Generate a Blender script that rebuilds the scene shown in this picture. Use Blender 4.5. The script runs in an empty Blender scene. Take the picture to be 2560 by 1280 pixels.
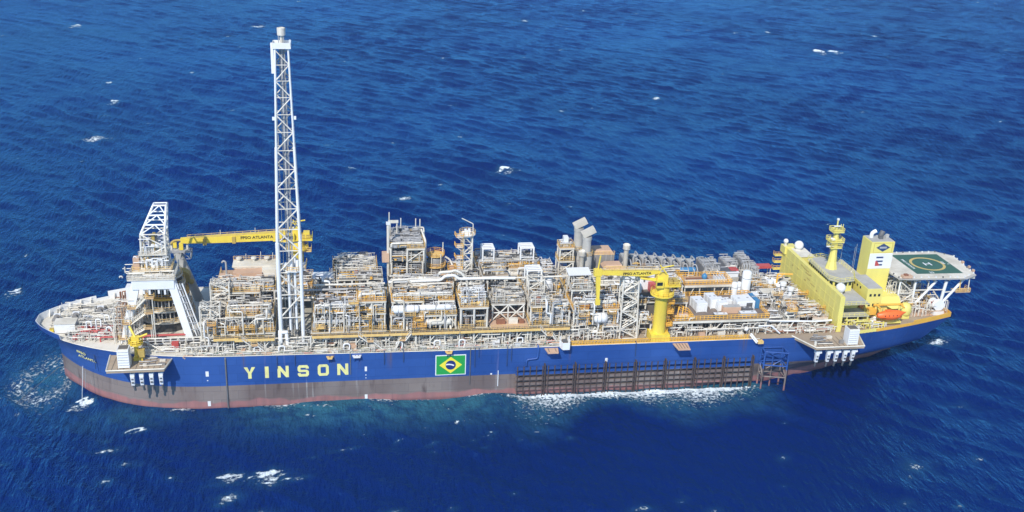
import bpy, math, random
import numpy as np
from mathutils import Vector, Matrix

# ------------------------------------------------------------------ camera, light, exposure
scn = bpy.context.scene
COL = scn.collection
R = math.radians
cd = bpy.data.cameras.new('camera'); cam = bpy.data.objects.new('camera', cd); COL.objects.link(cam)
YAW, PITCH, ROLL, FPX = 0.17888, 0.37787, 0.04370, 2619.95
fw = Vector((math.sin(YAW)*math.cos(PITCH), math.cos(YAW)*math.cos(PITCH), -math.sin(PITCH)))
rt = Vector((math.cos(YAW), -math.sin(YAW), 0)); up = rt.cross(fw)
r2 = rt*math.cos(ROLL) + up*math.sin(ROLL); u2 = up*math.cos(ROLL) - rt*math.sin(ROLL)
cam.matrix_world = Matrix(((r2.x, u2.x, -fw.x, 83.017), (r2.y, u2.y, -fw.y, -284.551), (r2.z, u2.z, -fw.z, 148.104), (0, 0, 0, 1)))
cd.sensor_width = 36; cd.lens = 36*FPX/2560; cd.clip_start = 1; cd.clip_end = 30000
scn.camera = cam

SUN = Vector((-0.345, -0.64, 0.68)).normalized()
world = bpy.data.worlds.new('World'); scn.world = world; world.use_nodes = True
wn = world.node_tree.nodes; wl = world.node_tree.links
sky = wn.new('ShaderNodeTexSky'); sky.sky_type = 'NISHITA'; sky.sun_disc = False
sky.dust_density = .25; sky.ozone_density = 2.2; sky.altitude = 100
sky.sun_elevation = math.asin(SUN.z); sky.sun_rotation = math.atan2(SUN.x, SUN.y)
bg = wn['Background']; bg.inputs['Strength'].default_value = 0.14
wl.new(sky.outputs[0], bg.inputs['Color'])
sd = bpy.data.lights.new('sun', 'SUN'); sd.energy = 3.9; sd.angle = R(0.5); sd.color = (1, .955, .89)
sun = bpy.data.objects.new('sun', sd); COL.objects.link(sun)
sun.rotation_euler = SUN.to_track_quat('Z', 'Y').to_euler()
HAZE = .00012
scn.view_settings.view_transform = 'Standard'; scn.view_settings.look = 'None'
scn.view_settings.exposure = 0.18; scn.view_settings.gamma = 1; scn.view_settings.use_curve_mapping = False

# ------------------------------------------------------------------ materials
M = {}
def paint(name, col, rough=.5, dirt=.18, scale=.6, dcol=None, metal=0, streak=0):
    m = bpy.data.materials.new(name); m.use_nodes = True
    n = m.node_tree.nodes; l = m.node_tree.links; b = n['Principled BSDF']
    b.inputs['Roughness'].default_value = rough; b.inputs['Metallic'].default_value = metal
    g = n.new('ShaderNodeNewGeometry'); mp = n.new('ShaderNodeMapping'); l.new(g.outputs['Position'], mp.inputs[0])
    mp.inputs['Scale'].default_value = (1, 1, .35 if streak else 1)
    t = n.new('ShaderNodeTexNoise'); t.inputs['Scale'].default_value = scale; t.inputs['Detail'].default_value = 6; t.inputs['Roughness'].default_value = .65
    l.new(mp.outputs[0], t.inputs['Vector'])
    rp = n.new('ShaderNodeValToRGB'); l.new(t.outputs['Fac'], rp.inputs[0])
    d = dcol or tuple(c*.55 for c in col)
    rp.color_ramp.elements[0].position = .36; rp.color_ramp.elements[1].position = .60
    rp.color_ramp.elements[0].color = tuple(col[i]*(1-dirt)+d[i]*dirt for i in range(3)) + (1,)
    rp.color_ramp.elements[1].color = tuple(col) + (1,)
    if streak:
        e = rp.color_ramp.elements.new(.30); e.color = tuple(col[i]*(1-streak)+d[i]*streak for i in range(3)) + (1,)
    l.new(rp.outputs[0], b.inputs['Base Color'])
    M[name] = m; return m
paint('white', (.73, .705, .63), .45, .5, .5, (.44, .36, .26), streak=.7)
paint('clean_white', (.80, .81, .81), .35, .12, .3)
paint('pipe_grey', (.40, .405, .41), .4, .4, .4, (.30, .27, .24))
paint('grey', (.27, .265, .26), .5, .5, .35, (.22, .19, .16))
paint('dark_grey', (.14, .14, .145), .6, .5, .5)
paint('black', (.015, .015, .017), .6)
paint('equip_dark', (.07, .065, .06), .7, .5, .5)
paint('cream', (.74, .70, .60), .7, .6, .16, (.42, .37, .28))
paint('deck_green', (.50, .50, .42), .7, .6, .16, (.34, .30, .23))
paint('deck_tan', (.42, .33, .23), .8, .6, .14, (.26, .20, .15))
paint('deck_brown', (.235, .185, .15), .8, .6, .14, (.15, .12, .105))
paint('floor_tan', (.50, .34, .21), .8, .6, .3, (.30, .20, .13))
paint('floor_peach', (.60, .40, .27), .8, .4, .3, (.40, .26, .18))
paint('grating', (.15, .13, .105), .8, .5, .6)
paint('rail_yellow', (.80, .56, .20), .5, .35, .6, (.55, .26, .06))
paint('orange_yellow', (.84, .47, .06), .5, .3, .4, (.55, .25, .05))
paint('crane_yellow', (.86, .66, .07), .45, .4, .3, (.55, .36, .07), streak=.6)
paint('pale_yellow', (.80, .715, .185), .45, .35, .2, (.58, .48, .17), streak=.5)
paint('old_yellow', (.50, .36, .09), .6, .5, .4)
paint('red', (.52, .085, .075), .5, .3, .5)
paint('orange', (.90, .17, .03), .4, .15, .4)
paint('green', (.045, .13, .09), .7, .35, .25)
paint('dark_green', (.03, .12, .06), .6, .2, .5)
paint('flag_green', (.02, .33, .06), .5, .1)
paint('flag_yellow', (.85, .72, .05), .5, .05)
paint('letter_yellow', (.82, .78, .30), .5, .45, .8, (.55, .50, .24), streak=.6)
paint('flag_blue', (.015, .03, .16), .5, .1)
paint('blue_box', (.06, .22, .42), .5, .3, .6)
paint('roof_grey', (.46, .45, .42), .8, .4, .3)
paint('hood_tan', (.58, .54, .46), .8, .4, .3)
paint('rust', (.30, .13, .07), .8, .5, .6)
paint('glass', (.02, .03, .035), .08, 0)
paint('circle_yellow', (.62, .47, .16), .6, .3)
paint('pile_dark', (.085, .058, .052), .8, .4, .6)
paint('logo_blue', (.03, .06, .16), .5, .05)

def hull_paint():
    m = bpy.data.materials.new('hull_paint'); m.use_nodes = True
    n = m.node_tree.nodes; l = m.node_tree.links; b = n['Principled BSDF']; b.inputs['Roughness'].default_value = .38
    g = n.new('ShaderNodeNewGeometry'); sp = n.new('ShaderNodeSeparateXYZ'); l.new(g.outputs['Position'], sp.inputs[0])
    def noise(s, mapscale=(1, 1, 1), det=6):
        mp = n.new('ShaderNodeMapping'); mp.inputs['Scale'].default_value = mapscale; l.new(g.outputs['Position'], mp.inputs[0])
        t = n.new('ShaderNodeTexNoise'); t.inputs['Scale'].default_value = s; t.inputs['Detail'].default_value = det; l.new(mp.outputs[0], t.inputs['Vector']); return t
    def mix(a, c, f):
        x = n.new('ShaderNodeMix'); x.data_type = 'RGBA'
        for sock, v in ((x.inputs[6], a), (x.inputs[7], c)):
            if isinstance(v, tuple): sock.default_value = v + (1,)
            else: l.new(v, sock)
        l.new(f, x.inputs[0]); return x.outputs[2]
    def rng(v, lo, hi, smooth=True):
        x = n.new('ShaderNodeMapRange'); x.interpolation_type = 'SMOOTHSTEP' if smooth else 'LINEAR'
        x.inputs[1].default_value = lo; x.inputs[2].default_value = hi; l.new(v, x.inputs[0]); return x.outputs[0]
    def math_(op, a, v):
        x = n.new('ShaderNodeMath'); x.operation = op; l.new(a, x.inputs[0])
        if isinstance(v, float): x.inputs[1].default_value = v
        else: l.new(v, x.inputs[1])
        return x.outputs[0]
    z = sp.outputs['Z']
    big = noise(.05, (1, 1, .5)); fine = noise(.5, (1, 1, .18)); st = noise(.9, (1, 1, .05), 8)
    blue = mix((.020, .070, .275), (.034, .098, .335), rng(big.outputs['Fac'], .35, .65))
    blue = mix(blue, (.10, .13, .33), rng(st.outputs['Fac'], .66, .80))
    boot = mix((.180, .132, .116), (.25, .205, .182), rng(big.outputs['Fac'], .4, .62))
    boot = mix(boot, (.115, .08, .07), rng(fine.outputs['Fac'], .55, .75))
    boot = mix(boot, (.36, .33, .31), rng(st.outputs['Fac'], .63, .78))
    # pink anti-fouling near the waterline with an uneven edge
    w = noise(.12, (1, 1, .2)); w2 = noise(.35, (1, 1, .1)); off = math_('ADD', math_('MULTIPLY', w.outputs['Fac'], 3.0), math_('MULTIPLY', w2.outputs['Fac'], 1.0))
    zz = math_('SUBTRACT', z, off)
    pink = mix((.37, .17, .155), (.30, .15, .14), rng(fine.outputs['Fac'], .4, .6))
    low = mix(pink, boot, rng(zz, -.35, .35))
    wet = rng(z, .9, -.2); low = mix(low, (.13, .055, .055), math_('MULTIPLY', wet, .55))
    c = mix(low, blue, rng(z, 6.78, 6.82, False))
    cb = n.new('ShaderNodeCombineXYZ'); l.new(sp.outputs['X'], cb.inputs[0]); l.new(z, cb.inputs[1])
    br = n.new('ShaderNodeTexBrick'); l.new(cb.outputs[0], br.inputs['Vector']); br.inputs['Scale'].default_value = 1; br.inputs['Brick Width'].default_value = 9.3; br.inputs['Row Height'].default_value = 2.6; br.inputs['Mortar Size'].default_value = .05; br.inputs['Mortar Smooth'].default_value = .6
    br.inputs['Color1'].default_value = (1, 1, 1, 1); br.inputs['Color2'].default_value = (.84, .85, .88, 1); br.inputs['Mortar'].default_value = (.52, .52, .55, 1)
    mu = n.new('ShaderNodeMix'); mu.data_type = 'RGBA'; mu.blend_type = 'MULTIPLY'; mu.inputs[0].default_value = .9; l.new(c, mu.inputs[6]); l.new(br.outputs['Color'], mu.inputs[7]); c = mu.outputs[2]
    rs_ = noise(.55, (1, 1, .035), 7); top = rng(z, 8.5, 14.5)
    c = mix(c, (.13, .085, .075), math_('MULTIPLY', math_('MULTIPLY', rng(rs_.outputs['Fac'], .60, .74), top), .8))
    bk = noise(.33, (1, 1, 1), 2); bmp = n.new('ShaderNodeBump'); bmp.inputs['Strength'].default_value = .35; bmp.inputs['Distance'].default_value = .35; l.new(bk.outputs['Fac'], bmp.inputs['Height']); l.new(bmp.outputs[0], b.inputs['Normal'])
    l.new(c, b.inputs['Base Color'])
    M['hull_paint'] = m
hull_paint()

# ------------------------------------------------------------------ building helpers
W = {}                      # world matrix of everything built
UNIT = {}
def new_mesh(name, v, f, mat, smooth=False):
    me = bpy.data.meshes.new(name); me.from_pydata([tuple(p) for p in v], [], f); me.update()
    if mat: me.materials.append(M[mat])
    if smooth:
        for p in me.polygons: p.use_smooth = True
    return me
def unit(shape, mat):
    k = (shape, mat)
    if k in UNIT: return UNIT[k]
    if shape == 'box':
        v = [(x, y, z) for x in (-.5, .5) for y in (-.5, .5) for z in (-.5, .5)]
        f = [(0, 1, 3, 2), (4, 6, 7, 5), (0, 4, 5, 1), (2, 3, 7, 6), (0, 2, 6, 4), (1, 5, 7, 3)]
        me = new_mesh('box_' + mat, v, f, mat)
    elif shape == 'tube':
        n = 12; v = []; f = []
        for z in (-.5, .5):
            for i in range(n): a = 2*math.pi*i/n; v.append((math.cos(a), math.sin(a), z))
        for i in range(n): f.append((i, (i+1) % n, n+(i+1) % n, n+i))
        f += [tuple(range(n-1, -1, -1)), tuple(range(n, 2*n))]
        me = new_mesh('tube_' + mat, v, f, mat)
        for p in me.polygons: p.use_smooth = len(p.vertices) == 4
    elif shape == 'beam':     # I-section seen from any side, unit length along Z
        v = []; f = []
        prof = [(-.5, -.5), (.5, -.5), (.5, -.36), (.1, -.36), (.1, .36), (.5, .36), (.5, .5), (-.5, .5), (-.5, .36), (-.1, .36), (-.1, -.36), (-.5, -.36)]
        for z in (-.5, .5): v += [(x, y, z) for x, y in prof]
        for i in range(12): f.append((i, (i+1) % 12, 12+(i+1) % 12, 12+i))
        f += [tuple(range(11, -1, -1)), tuple(range(12, 24))]
        me = new_mesh('beam_' + mat, v, f, mat)
    elif shape == 'sphere':
        v = []; f = []; n, m = 20, 12
        for j in range(m+1):
            t = math.pi*j/m
            for i in range(n): a = 2*math.pi*i/n; v.append((math.sin(t)*math.cos(a), math.sin(t)*math.sin(a), math.cos(t)))
        for j in range(m):
            for i in range(n): f.append((j*n+i, (j+1)*n+i, (j+1)*n+(i+1) % n, j*n+(i+1) % n))
        me = new_mesh('sphere_' + mat, v, f, mat, True)
    UNIT[k] = me; return me

def link(name, me, parent=None, mw=None):
    o = bpy.data.objects.new(name, me); COL.objects.link(o)
    mw = mw or Matrix.Identity(4)
    if parent is not None:
        o.parent = parent; o.matrix_parent_inverse = W[parent].inverted()
    o.matrix_basis = mw; W[o] = mw
    return o
def tag(o, label, cat, group=None, kind=None):
    o['label'] = label; o['category'] = cat
    if group: o['group'] = group
    if kind: o['kind'] = kind
    return o
def thing(name, label, cat, loc, group=None):
    return tag(link(name, None, None, Matrix.Translation(loc)), label, cat, group)
def box(t, name, mat, x0, x1, y0, y1, z0, z1, rz=0, rx=0, ry=0):
    c = Vector(((x0+x1)/2, (y0+y1)/2, (z0+z1)/2))
    mw = Matrix.Translation(c) @ Matrix.Rotation(rz, 4, 'Z') @ Matrix.Rotation(ry, 4, 'Y') @ Matrix.Rotation(rx, 4, 'X') @ Matrix.Diagonal((x1-x0, y1-y0, z1-z0, 1))
    return link(name, unit('box', mat), t, mw)
def bar(t, name, mat, p, q, r, shape='tube'):
    p = Vector(p); q = Vector(q); d = q-p; L = d.length
    s = (r, r, L) if shape == 'tube' else (2*r, 2*r, L)
    rot = d.to_track_quat('Z', 'Y').to_matrix().to_4x4()
    return link(name, unit(shape, mat), t, Matrix.Translation((p+q)/2) @ rot @ Matrix.Diagonal((s[0], s[1], s[2], 1)))
def ball(t, name, mat, c, r):
    rr = r if isinstance(r, tuple) else (r, r, r)
    return link(name, unit('sphere', mat), t, Matrix.Translation(c) @ Matrix.Diagonal(rr + (1,)))

class MB:                    # collects shapes that form one part
    def __init__(s): s.v = []; s.f = []
    def add(s, v, f): k = len(s.v); s.v += v; s.f += [tuple(i+k for i in g) for g in f]
    def box(s, x0, x1, y0, y1, z0, z1):
        s.add([(x, y, z) for x in (x0, x1) for y in (y0, y1) for z in (z0, z1)],
              [(0, 1, 3, 2), (4, 6, 7, 5), (0, 4, 5, 1), (2, 3, 7, 6), (0, 2, 6, 4), (1, 5, 7, 3)])
    def bar(s, p, q, r, n=4):
        p = Vector(p); q = Vector(q); d = (q-p)
        if d.length < 1e-6: return
        d.normalize(); a = d.orthogonal().normalized(); b = d.cross(a)
        v = []
        for c in (p, q):
            for i in range(n): t = 2*math.pi*(i+.5)/n; v.append(tuple(c+(a*math.cos(t)+b*math.sin(t))*r))
        s.add(v, [(i, (i+1) % n, n+(i+1) % n, n+i) for i in range(n)] + [tuple(range(n-1, -1, -1)), tuple(range(n, 2*n))])
    def lathe(s, c, prof, n=20, axis='z'):
        v = []; f = []
        for r, h in prof:
            for i in range(n):
                a = 2*math.pi*i/n; x, y, z = r*math.cos(a), r*math.sin(a), h
                if axis == 'x': x, y, z = h, x, y
                if axis == 'y': x, y, z = y, h, x
                v.append((c[0]+x, c[1]+y, c[2]+z))
        m = len(prof)
        for j in range(m-1):
            for i in range(n): f.append((j*n+i, j*n+(i+1) % n, (j+1)*n+(i+1) % n, (j+1)*n+i))
        f.append(tuple(range(n-1, -1, -1))); f.append(tuple(range((m-1)*n, m*n)))
        s.add(v, f)
    def poly(s, pts, z0, z1):
        n = len(pts); s.add([(x, y, z0) for x, y in pts]+[(x, y, z1) for x, y in pts],
                            [(i, (i+1) % n, n+(i+1) % n, n+i) for i in range(n)]+[tuple(range(n-1, -1, -1)), tuple(range(n, 2*n))])
    def out(s, name, mat, parent=None, smooth=False, kind=None):
        me = new_mesh(name, s.v, s.f, mat)
        if smooth:
            try: me.shade_auto_smooth()
            except Exception: pass
            for p in me.polygons: p.use_smooth = True
            me.set_sharp_from_angle(angle=R(40))
        o = link(name, me, parent)
        if kind: o['kind'] = kind
        return o

def pipe(t, name, mat, pts, r, n=8):
    pts = [Vector(p) for p in pts]
    # round the corners
    q = [pts[0]]
    for i in range(1, len(pts)-1):
        a, b, c = pts[i-1], pts[i], pts[i+1]; k = min(r*2.2, (a-b).length*.45, (c-b).length*.45)
        p0 = b+(a-b).normalized()*k; p2 = b+(c-b).normalized()*k
        q += [p0, p0*.25+b*.5+p2*.25, p2]
    q.append(pts[-1])
    v = []; f = []; prev = None
    for i, c in enumerate(q):
        d = (q[min(i+1, len(q)-1)]-q[max(i-1, 0)])
        if d.length < 1e-6: d = Vector((0, 0, 1))
        d.normalize()
        a = d.orthogonal().normalized() if prev is None else (prev-d*prev.dot(d))
        if a.length < 1e-5: a = d.orthogonal()
        a.normalize(); prev = a; b = d.cross(a)
        for j in range(n): w = 2*math.pi*j/n; v.append(c+(a*math.cos(w)+b*math.sin(w))*r)
    for i in range(len(q)-1):
        for j in range(n): f.append((i*n+j, i*n+(j+1) % n, (i+1)*n+(j+1) % n, (i+1)*n+j))
    f += [tuple(range(n-1, -1, -1)), tuple(range((len(q)-1)*n, len(q)*n))]
    me = new_mesh(name, v, f, mat, True); me.set_sharp_from_angle(angle=R(60))
    return link(name, me, t)

def rail(t, pts, z, mat='rail_yellow', h=1.15, th=.062, step=1.6, name='handrail', closed=False):
    """posts and three bars along a run of points at height z"""
    m = MB(); P = [Vector((p[0], p[1], z if len(p) < 3 else p[2])) for p in pts]
    if closed: P.append(P[0])
    for a, b in zip(P[:-1], P[1:]):
        L = (b-a).length; k = max(1, round(L/step))
        for i in range(k+1): c = a.lerp(b, i/k); m.bar(c, c+Vector((0, 0, h)), th)
        for e in (h, h*.52): m.bar(a+Vector((0, 0, e)), b+Vector((0, 0, e)), th)
        d = (b-a); s = Vector((-d.y, d.x, 0)).normalized()*.025 if d.length else Vector((0, 0, 0))
        m.bar(a+Vector((0, 0, .08)), b+Vector((0, 0, .08)), .06)
    return m.out(name, mat, t)
def ladder(t, x, y, z0, z1, mat='rail_yellow', ax='x', cage=True):
    m = MB(); w = .3
    for s in (-w, w):
        p = (x+s, y) if ax == 'x' else (x, y+s); m.bar((p[0], p[1], z0), (p[0], p[1], z1), .06)
    z = z0+.3
    while z < z1:
        a, b = ((x-w, y, z), (x+w, y, z)) if ax == 'x' else ((x, y-w, z), (x, y+w, z)); m.bar(a, b, .035); z += .45
    if cage:
        z = z0+2.3
        while z < z1:
            ring = [(x+.45*math.cos(a), y-.45*abs(math.sin(a))*1.4, z) for a in (0, .8, 1.57, 2.3, 3.14)]
            for a, b in zip(ring[:-1], ring[1:]): m.bar(a, b, .04)
            z += .9
    return m.out('ladder', mat, t)
def stair(t, p, q, w, mat='white', step='grating', side=(0, 1, 0)):
    """stair flight: two stringers, treads and handrail"""
    p = Vector(p); q = Vector(q); s = Vector(side)*w/2; up_ = Vector((0, 0, 1))
    for k in (-1, 1):
        m = MB(); m.bar(p+s*k, q+s*k, .2); m.bar(p+s*k+up_*1.05, q+s*k+up_*1.05, .06)
        for i in range(5): c = p.lerp(q, i/4)+s*k; m.bar(c, c+up_*1.05, .05)
        m.out('stringer', mat, t)
    m = MB(); n = max(3, int(abs(q.z-p.z)/.35))
    for i in range(1, n):
        c = p.lerp(q, i/n); d = (q-p); d.z = 0; d = d.normalized()*.15
        a = [c-d-s, c+d-s, c+d+s, c-d+s]
        v = [tuple(x) for x in a]+[tuple(x+up_*.05) for x in a]
        m.add(v, [(0, 3, 2, 1), (4, 5, 6, 7), (0, 1, 5, 4), (1, 2, 6, 5), (2, 3, 7, 6), (3, 0, 4, 7)])
    m.out('treads', step, t, kind='stuff')
def vessel(t, name, mat, c, r, L, axis='x', legs=True, n=20):
    m = MB(); h = r*.5
    prof = [(.02*r, -L/2), (r*.55, -L/2+h*.16), (r*.86, -L/2+h*.5), (r, -L/2+h), (r, L/2-h), (r*.86, L/2-h*.5), (r*.55, L/2-h*.16), (.02*r, L/2)]
    m.lathe(c, prof, n, axis); o = m.out(name, mat, t, True)
    if legs and axis in 'xy':
        for s in (-.28, .28):
            if axis == 'x': box(o, 'saddle', 'grey', c[0]+s*L-.2, c[0]+s*L+.2, c[1]-r*.8, c[1]+r*.8, c[2]-r-.5, c[2]-r*.5)
            else: box(o, 'saddle', 'grey', c[0]-r*.8, c[0]+r*.8, c[1]+s*L-.2, c[1]+s*L+.2, c[2]-r-.5, c[2]-r*.5)
    b = MB()
    for s in (-.3, 0, .3):
        e = .04
        b.lathe(tuple(c[i]+(s*L if i == 'xyz'.index(axis) else 0) for i in range(3)), [(r*1.0, -.1), (r+e, -.1), (r+e, .1), (r*1.0, .1)], n, axis)
    b.out('band', 'pipe_grey', o)
    return o
def text_mesh(txt, size, mat, depth=.04, bold=0.0):
    c = bpy.data.curves.new('lettering', 'FONT'); c.body = txt; c.size = size; c.extrude = depth/2; c.offset = bold
    c.align_x = 'CENTER'; c.align_y = 'CENTER'; c.resolution_u = 3
    o = bpy.data.objects.new('tmp', c); COL.objects.link(o)
    dg = bpy.context.evaluated_depsgraph_get(); me = bpy.data.meshes.new_from_object(o.evaluated_get(dg))
    bpy.data.objects.remove(o); me.materials.clear(); me.materials.append(M[mat]); me.name = 'lettering'
    return me
def lettering(t, txt, size, mat, loc, xdir=(1, 0, 0), ydir=(0, 0, 1), sx=1.0, bold=0, name='lettering'):
    x = Vector(xdir).normalized(); y = Vector(ydir).normalized(); z = x.cross(y)
    mw = Matrix.Translation(loc) @ Matrix(((x.x, y.x, z.x, 0), (x.y, y.y, z.y, 0), (x.z, y.z, z.z, 0), (0, 0, 0, 1))) @ Matrix.Diagonal((sx, 1, 1, 1))
    return link(name, text_mesh(txt, size, mat, bold=bold), t, mw)
def lattice(t, base, top, z0, z1, n, r_leg, r_br, mat='white', legs=None, style='zig', leg_name='leg'):
    """four-legged tower; base/top = (x0,x1,y0,y1)"""
    def cor(k, z):
        f = (z-z0)/(z1-z0); a = [base[i]+(top[i]-base[i])*f for i in range(4)]
        return Vector(((a[0], a[1], a[1], a[0])[k], (a[2], a[2], a[3], a[3])[k], z))
    for k in range(4): bar(t, leg_name, mat, cor(k, z0), cor(k, z1), r_leg)
    for j in range(n+1):
        z = z0+(z1-z0)*j/n; zn = z0+(z1-z0)*(j+1)/n
        for k in range(4):
            k2 = (k+1) % 4
            bar(t, 'beam', mat, cor(k, z), cor(k2, z), r_br*.85)
            if j < n:
                if style == 'x':
                    bar(t, 'brace', mat, cor(k, z), cor(k2, zn), r_br); bar(t, 'brace', mat, cor(k2, z), cor(k, zn), r_br)
                else:
                    a, b = (k, k2) if (j+k) % 2 else (k2, k); bar(t, 'brace', mat, cor(a, z), cor(b, zn), r_br)

# ------------------------------------------------------------------ sea
def build_sea():
    def grow(start, end, s0, s1, far):
        a = []; x = start; sg = 1 if end > start else -1
        while (end-x)*sg > 0: f = abs(x-start)/abs(end-start); x += sg*(s0+(s1-s0)*f); a.append(x)
        s = s1
        while x*sg < far: s *= 1.35; x += sg*s; a.append(x)
        return a
    X = np.array(grow(0, -240, 1.0, 2.2, 9000)[::-1]+list(np.arange(0, 262, .95))+grow(261, 930, 1.0, 2.6, 9000))
    Y = np.array(grow(-20, -110, .75, .75, 9000)[::-1]+[-20.0]+grow(-20, 900, .8, 2.6, 9000))
    gx, gy = np.meshgrid(X, Y); n0, n1 = gx.shape
    rs = np.random.RandomState(4); dz = np.zeros_like(gx); dx = np.zeros_like(gx); dy = np.zeros_like(gx)
    spac = np.maximum(np.gradient(X)[None, :], np.gradient(Y)[:, None])
    lam = np.concatenate([rs.uniform(40, 75, 7), rs.uniform(15, 34, 16), rs.uniform(3.4, 14, 62)])
    main = R(48)
    warp = 6*np.sin(gx*.021+1.3)+5*np.sin(gy*.017+gx*.008)
    for L in lam:
        spread = R(20) if L > 30 else R(27)
        th = main + rs.normal()*spread; k = 2*np.pi/L
        A = (.0026 if L > 36 else .0027)*L*rs.uniform(.6, 1.3) if L > 14 else .0078*L*rs.uniform(.5, 1.3)
        kx, ky = math.cos(th)*k, math.sin(th)*k
        ph = kx*gx+ky*gy+rs.uniform(0, 6.28)+warp*k*.35
        fade = np.clip(L/(2.6*spac)-.3, 0, 1)
        c = np.cos(ph); s = np.sin(ph)
        dz += A*fade*c; dx -= .75*A*fade*s*math.cos(th); dy -= .75*A*fade*s*math.sin(th)
    # slow modulation so that groups of waves differ in height
    mod = .78+.3*np.sin(gx*.013+gy*.006)*np.sin(gy*.011-.7)+.12*np.sin(gx*.045-gy*.03)
    dz *= mod
    def bump(x, y, sx, sy, h): return h*np.exp(-((gx-x)/sx)**2-((gy-y)/sy)**2)
    hullside = np.exp(-((gy+27)/9)**2)
    dz *= 1-.45*hullside*((gx > 20) & (gx < 215))
    dz += bump(84, -27, 12, 7, 1.25)+bump(128, -27, 8, 7, 1.2)+bump(56, -26, 9, 6, -.25)+bump(108, -27, 8, 6, -.5)
    px, py, pz = gx+dx, gy+dy, dz
    # foam and aerated water masks
    foam = np.zeros_like(gx); aer = np.zeros_like(gx)
    F = [(56.1,-58.6,3.3,1.9,.9),(57.6,-57.6,2.6,1.2,.9),(66.2,-58.4,3.6,1.9,1),(67,-60.6,1.6,1.5,1),(62.7,-57.5,1.9,1.0,.9),(56.5,-67.2,2,1.4,.75),(30.1,-33.6,2.7,.9,.9),(24.7,-42.2,2.7,.8,.75),(30.3,-49.8,1.5,1,.6),(72.5,-60.2,1.6,.6,.6),
         (469,504.7,5,7.6,1),(481,505.3,5,6.6,1),(-112,580.5,4.2,6.6,1),(-24.1,60.5,2.3,2.6,.9),(-39.9,331,3.6,3,1),(-51.5,379.7,2,2.8,.8),(164.4,191.7,5.2,3.3,.85),(112.8,150.9,3.2,2.2,.75),(91.4,199,2.2,2.3,.9),(251,637,4,5.6,.75),
         (95,-76.7,1.6,.6,.7),(65,-73.6,2,.8,.6),(-35,254,7,4.7,.65),(25,591,6.3,4.8,.7),(58,531,1.7,3.3,.7),(114,-37.4,.9,.9,.8),(135.6,-44.7,1.1,.7,.6),(231,-71.8,2.6,2,.55),(277,-2,4.4,2.6,.75),(227,-76,1,.8,.6),(262,-41,1.9,1.2,.5),(154,-82,2,.8,.65),(84,-48.6,3,.5,.5),
         (13.4,-17.6,2.4,1.7,.95),(11.2,-19.4,2.2,1.2,.6),(1.3,-47.7,.8,.5,.6),(12.6,-15.8,1.7,1.7,1),(14.5,-16.6,1.1,1.2,1),(76.6,-27,1.5,.7,.7),(74.4,-30.5,.9,.5,.7),(181,-33.8,.9,.5,.6),(462,596,2.3,5.6,.7),(556,582,2.8,4.7,.7),(285,344,2.4,2.9,.8),(150,255,1.4,2,.7),(-6.4,413,1.6,2.5,.7),(14.3,83,.9,.9,.7),(-29,93.5,.9,.9,.7),(250,-70,1.7,.9,.55),(205,-47,.7,.5,.6),(35,28,.8,.6,.6),(131,173,1,1.2,.7),(113,244,1.2,2,.7),(217,312,1.9,2.6,.75)]
    for i in range(75): F.append((rs.uniform(70, 145), -26-26*rs.uniform()**1.3, rs.uniform(.4, 1.1), rs.uniform(.25, .55), rs.uniform(.42, .66)))
    for i in range(40): F.append((rs.uniform(-8, 8), rs.uniform(-24, 2), rs.uniform(.5, 1.5), rs.uniform(.4, .9), rs.uniform(.3, .5)))
    for i in range(190):
        y = -95+990*rs.uniform()**1.3; x = 83+(y+284)*.179+rs.uniform(-.52, .52)*(y+330)
        s = rs.uniform(.35, .9)*(1+max(0, y)/330); F.append((x, y, s*1.4, s, rs.uniform(.42, .62)))
    G = []
    for (x, y, a, b, h) in F:
        if h >= .85 and a > 1.4:
            for q in np.linspace(-1, 1, 7): G.append((x+q*a*.95, y+b*(.9-1.5*q*q)+rs.normal()*.12*b, a*.34, b*rs.uniform(.22, .5)*(1.2-abs(q)), h*rs.uniform(.95, 1.2)))
            G.append((x+rs.normal()*.2*a, y-.5*b, a*.75, b*.8, h*.62)); G.append((x-.4*a, y-1.3*b, a*.8, b*.6, h*.5))
        else: G.append((x, y, a, b, h))
    F = G
    for (x, y, a, b, h) in F:
        q = max(a, b)*3+4
        i0, i1 = np.searchsorted(X, [x-q, x+q]); j0, j1 = np.searchsorted(Y, [y-q, y+q])
        if i1 <= i0 or j1 <= j0: continue
        X_ = gx[j0:j1, i0:i1]-x; Y_ = gy[j0:j1, i0:i1]-y
        u = X_; v = Y_-.15*X_
        foam[j0:j1, i0:i1] = np.maximum(foam[j0:j1, i0:i1], h*np.exp(-((u/a)**2+(v/b)**2)*.75))
        aer[j0:j1, i0:i1] = np.maximum(aer[j0:j1, i0:i1], .55*h*np.exp(-((u/(a*1.8))**2+(v/(b*1.8))**2)))
    sm = lambda a, lo, hi: np.clip((a-lo)/(hi-lo), 0, 1)**2*(3-2*np.clip((a-lo)/(hi-lo), 0, 1))
    # wash along the fender piles
    wid = 6.0+3.0*np.sin(gx*.11)*np.sin(gx*.043+1)+2.2*sm(gx, 160, 131)
    t = np.clip(1-(-25.2-gy)/np.maximum(wid*1.9, 1), 0, 1)*(gy < -24.5)*sm(gx, 122, 138)*sm(gx, 214, 196)
    ends = (gy < -24.5)*sm(gx, 122, 138)*sm(gx, 214, 196); d = np.maximum(0, -25.1-gy)
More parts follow.
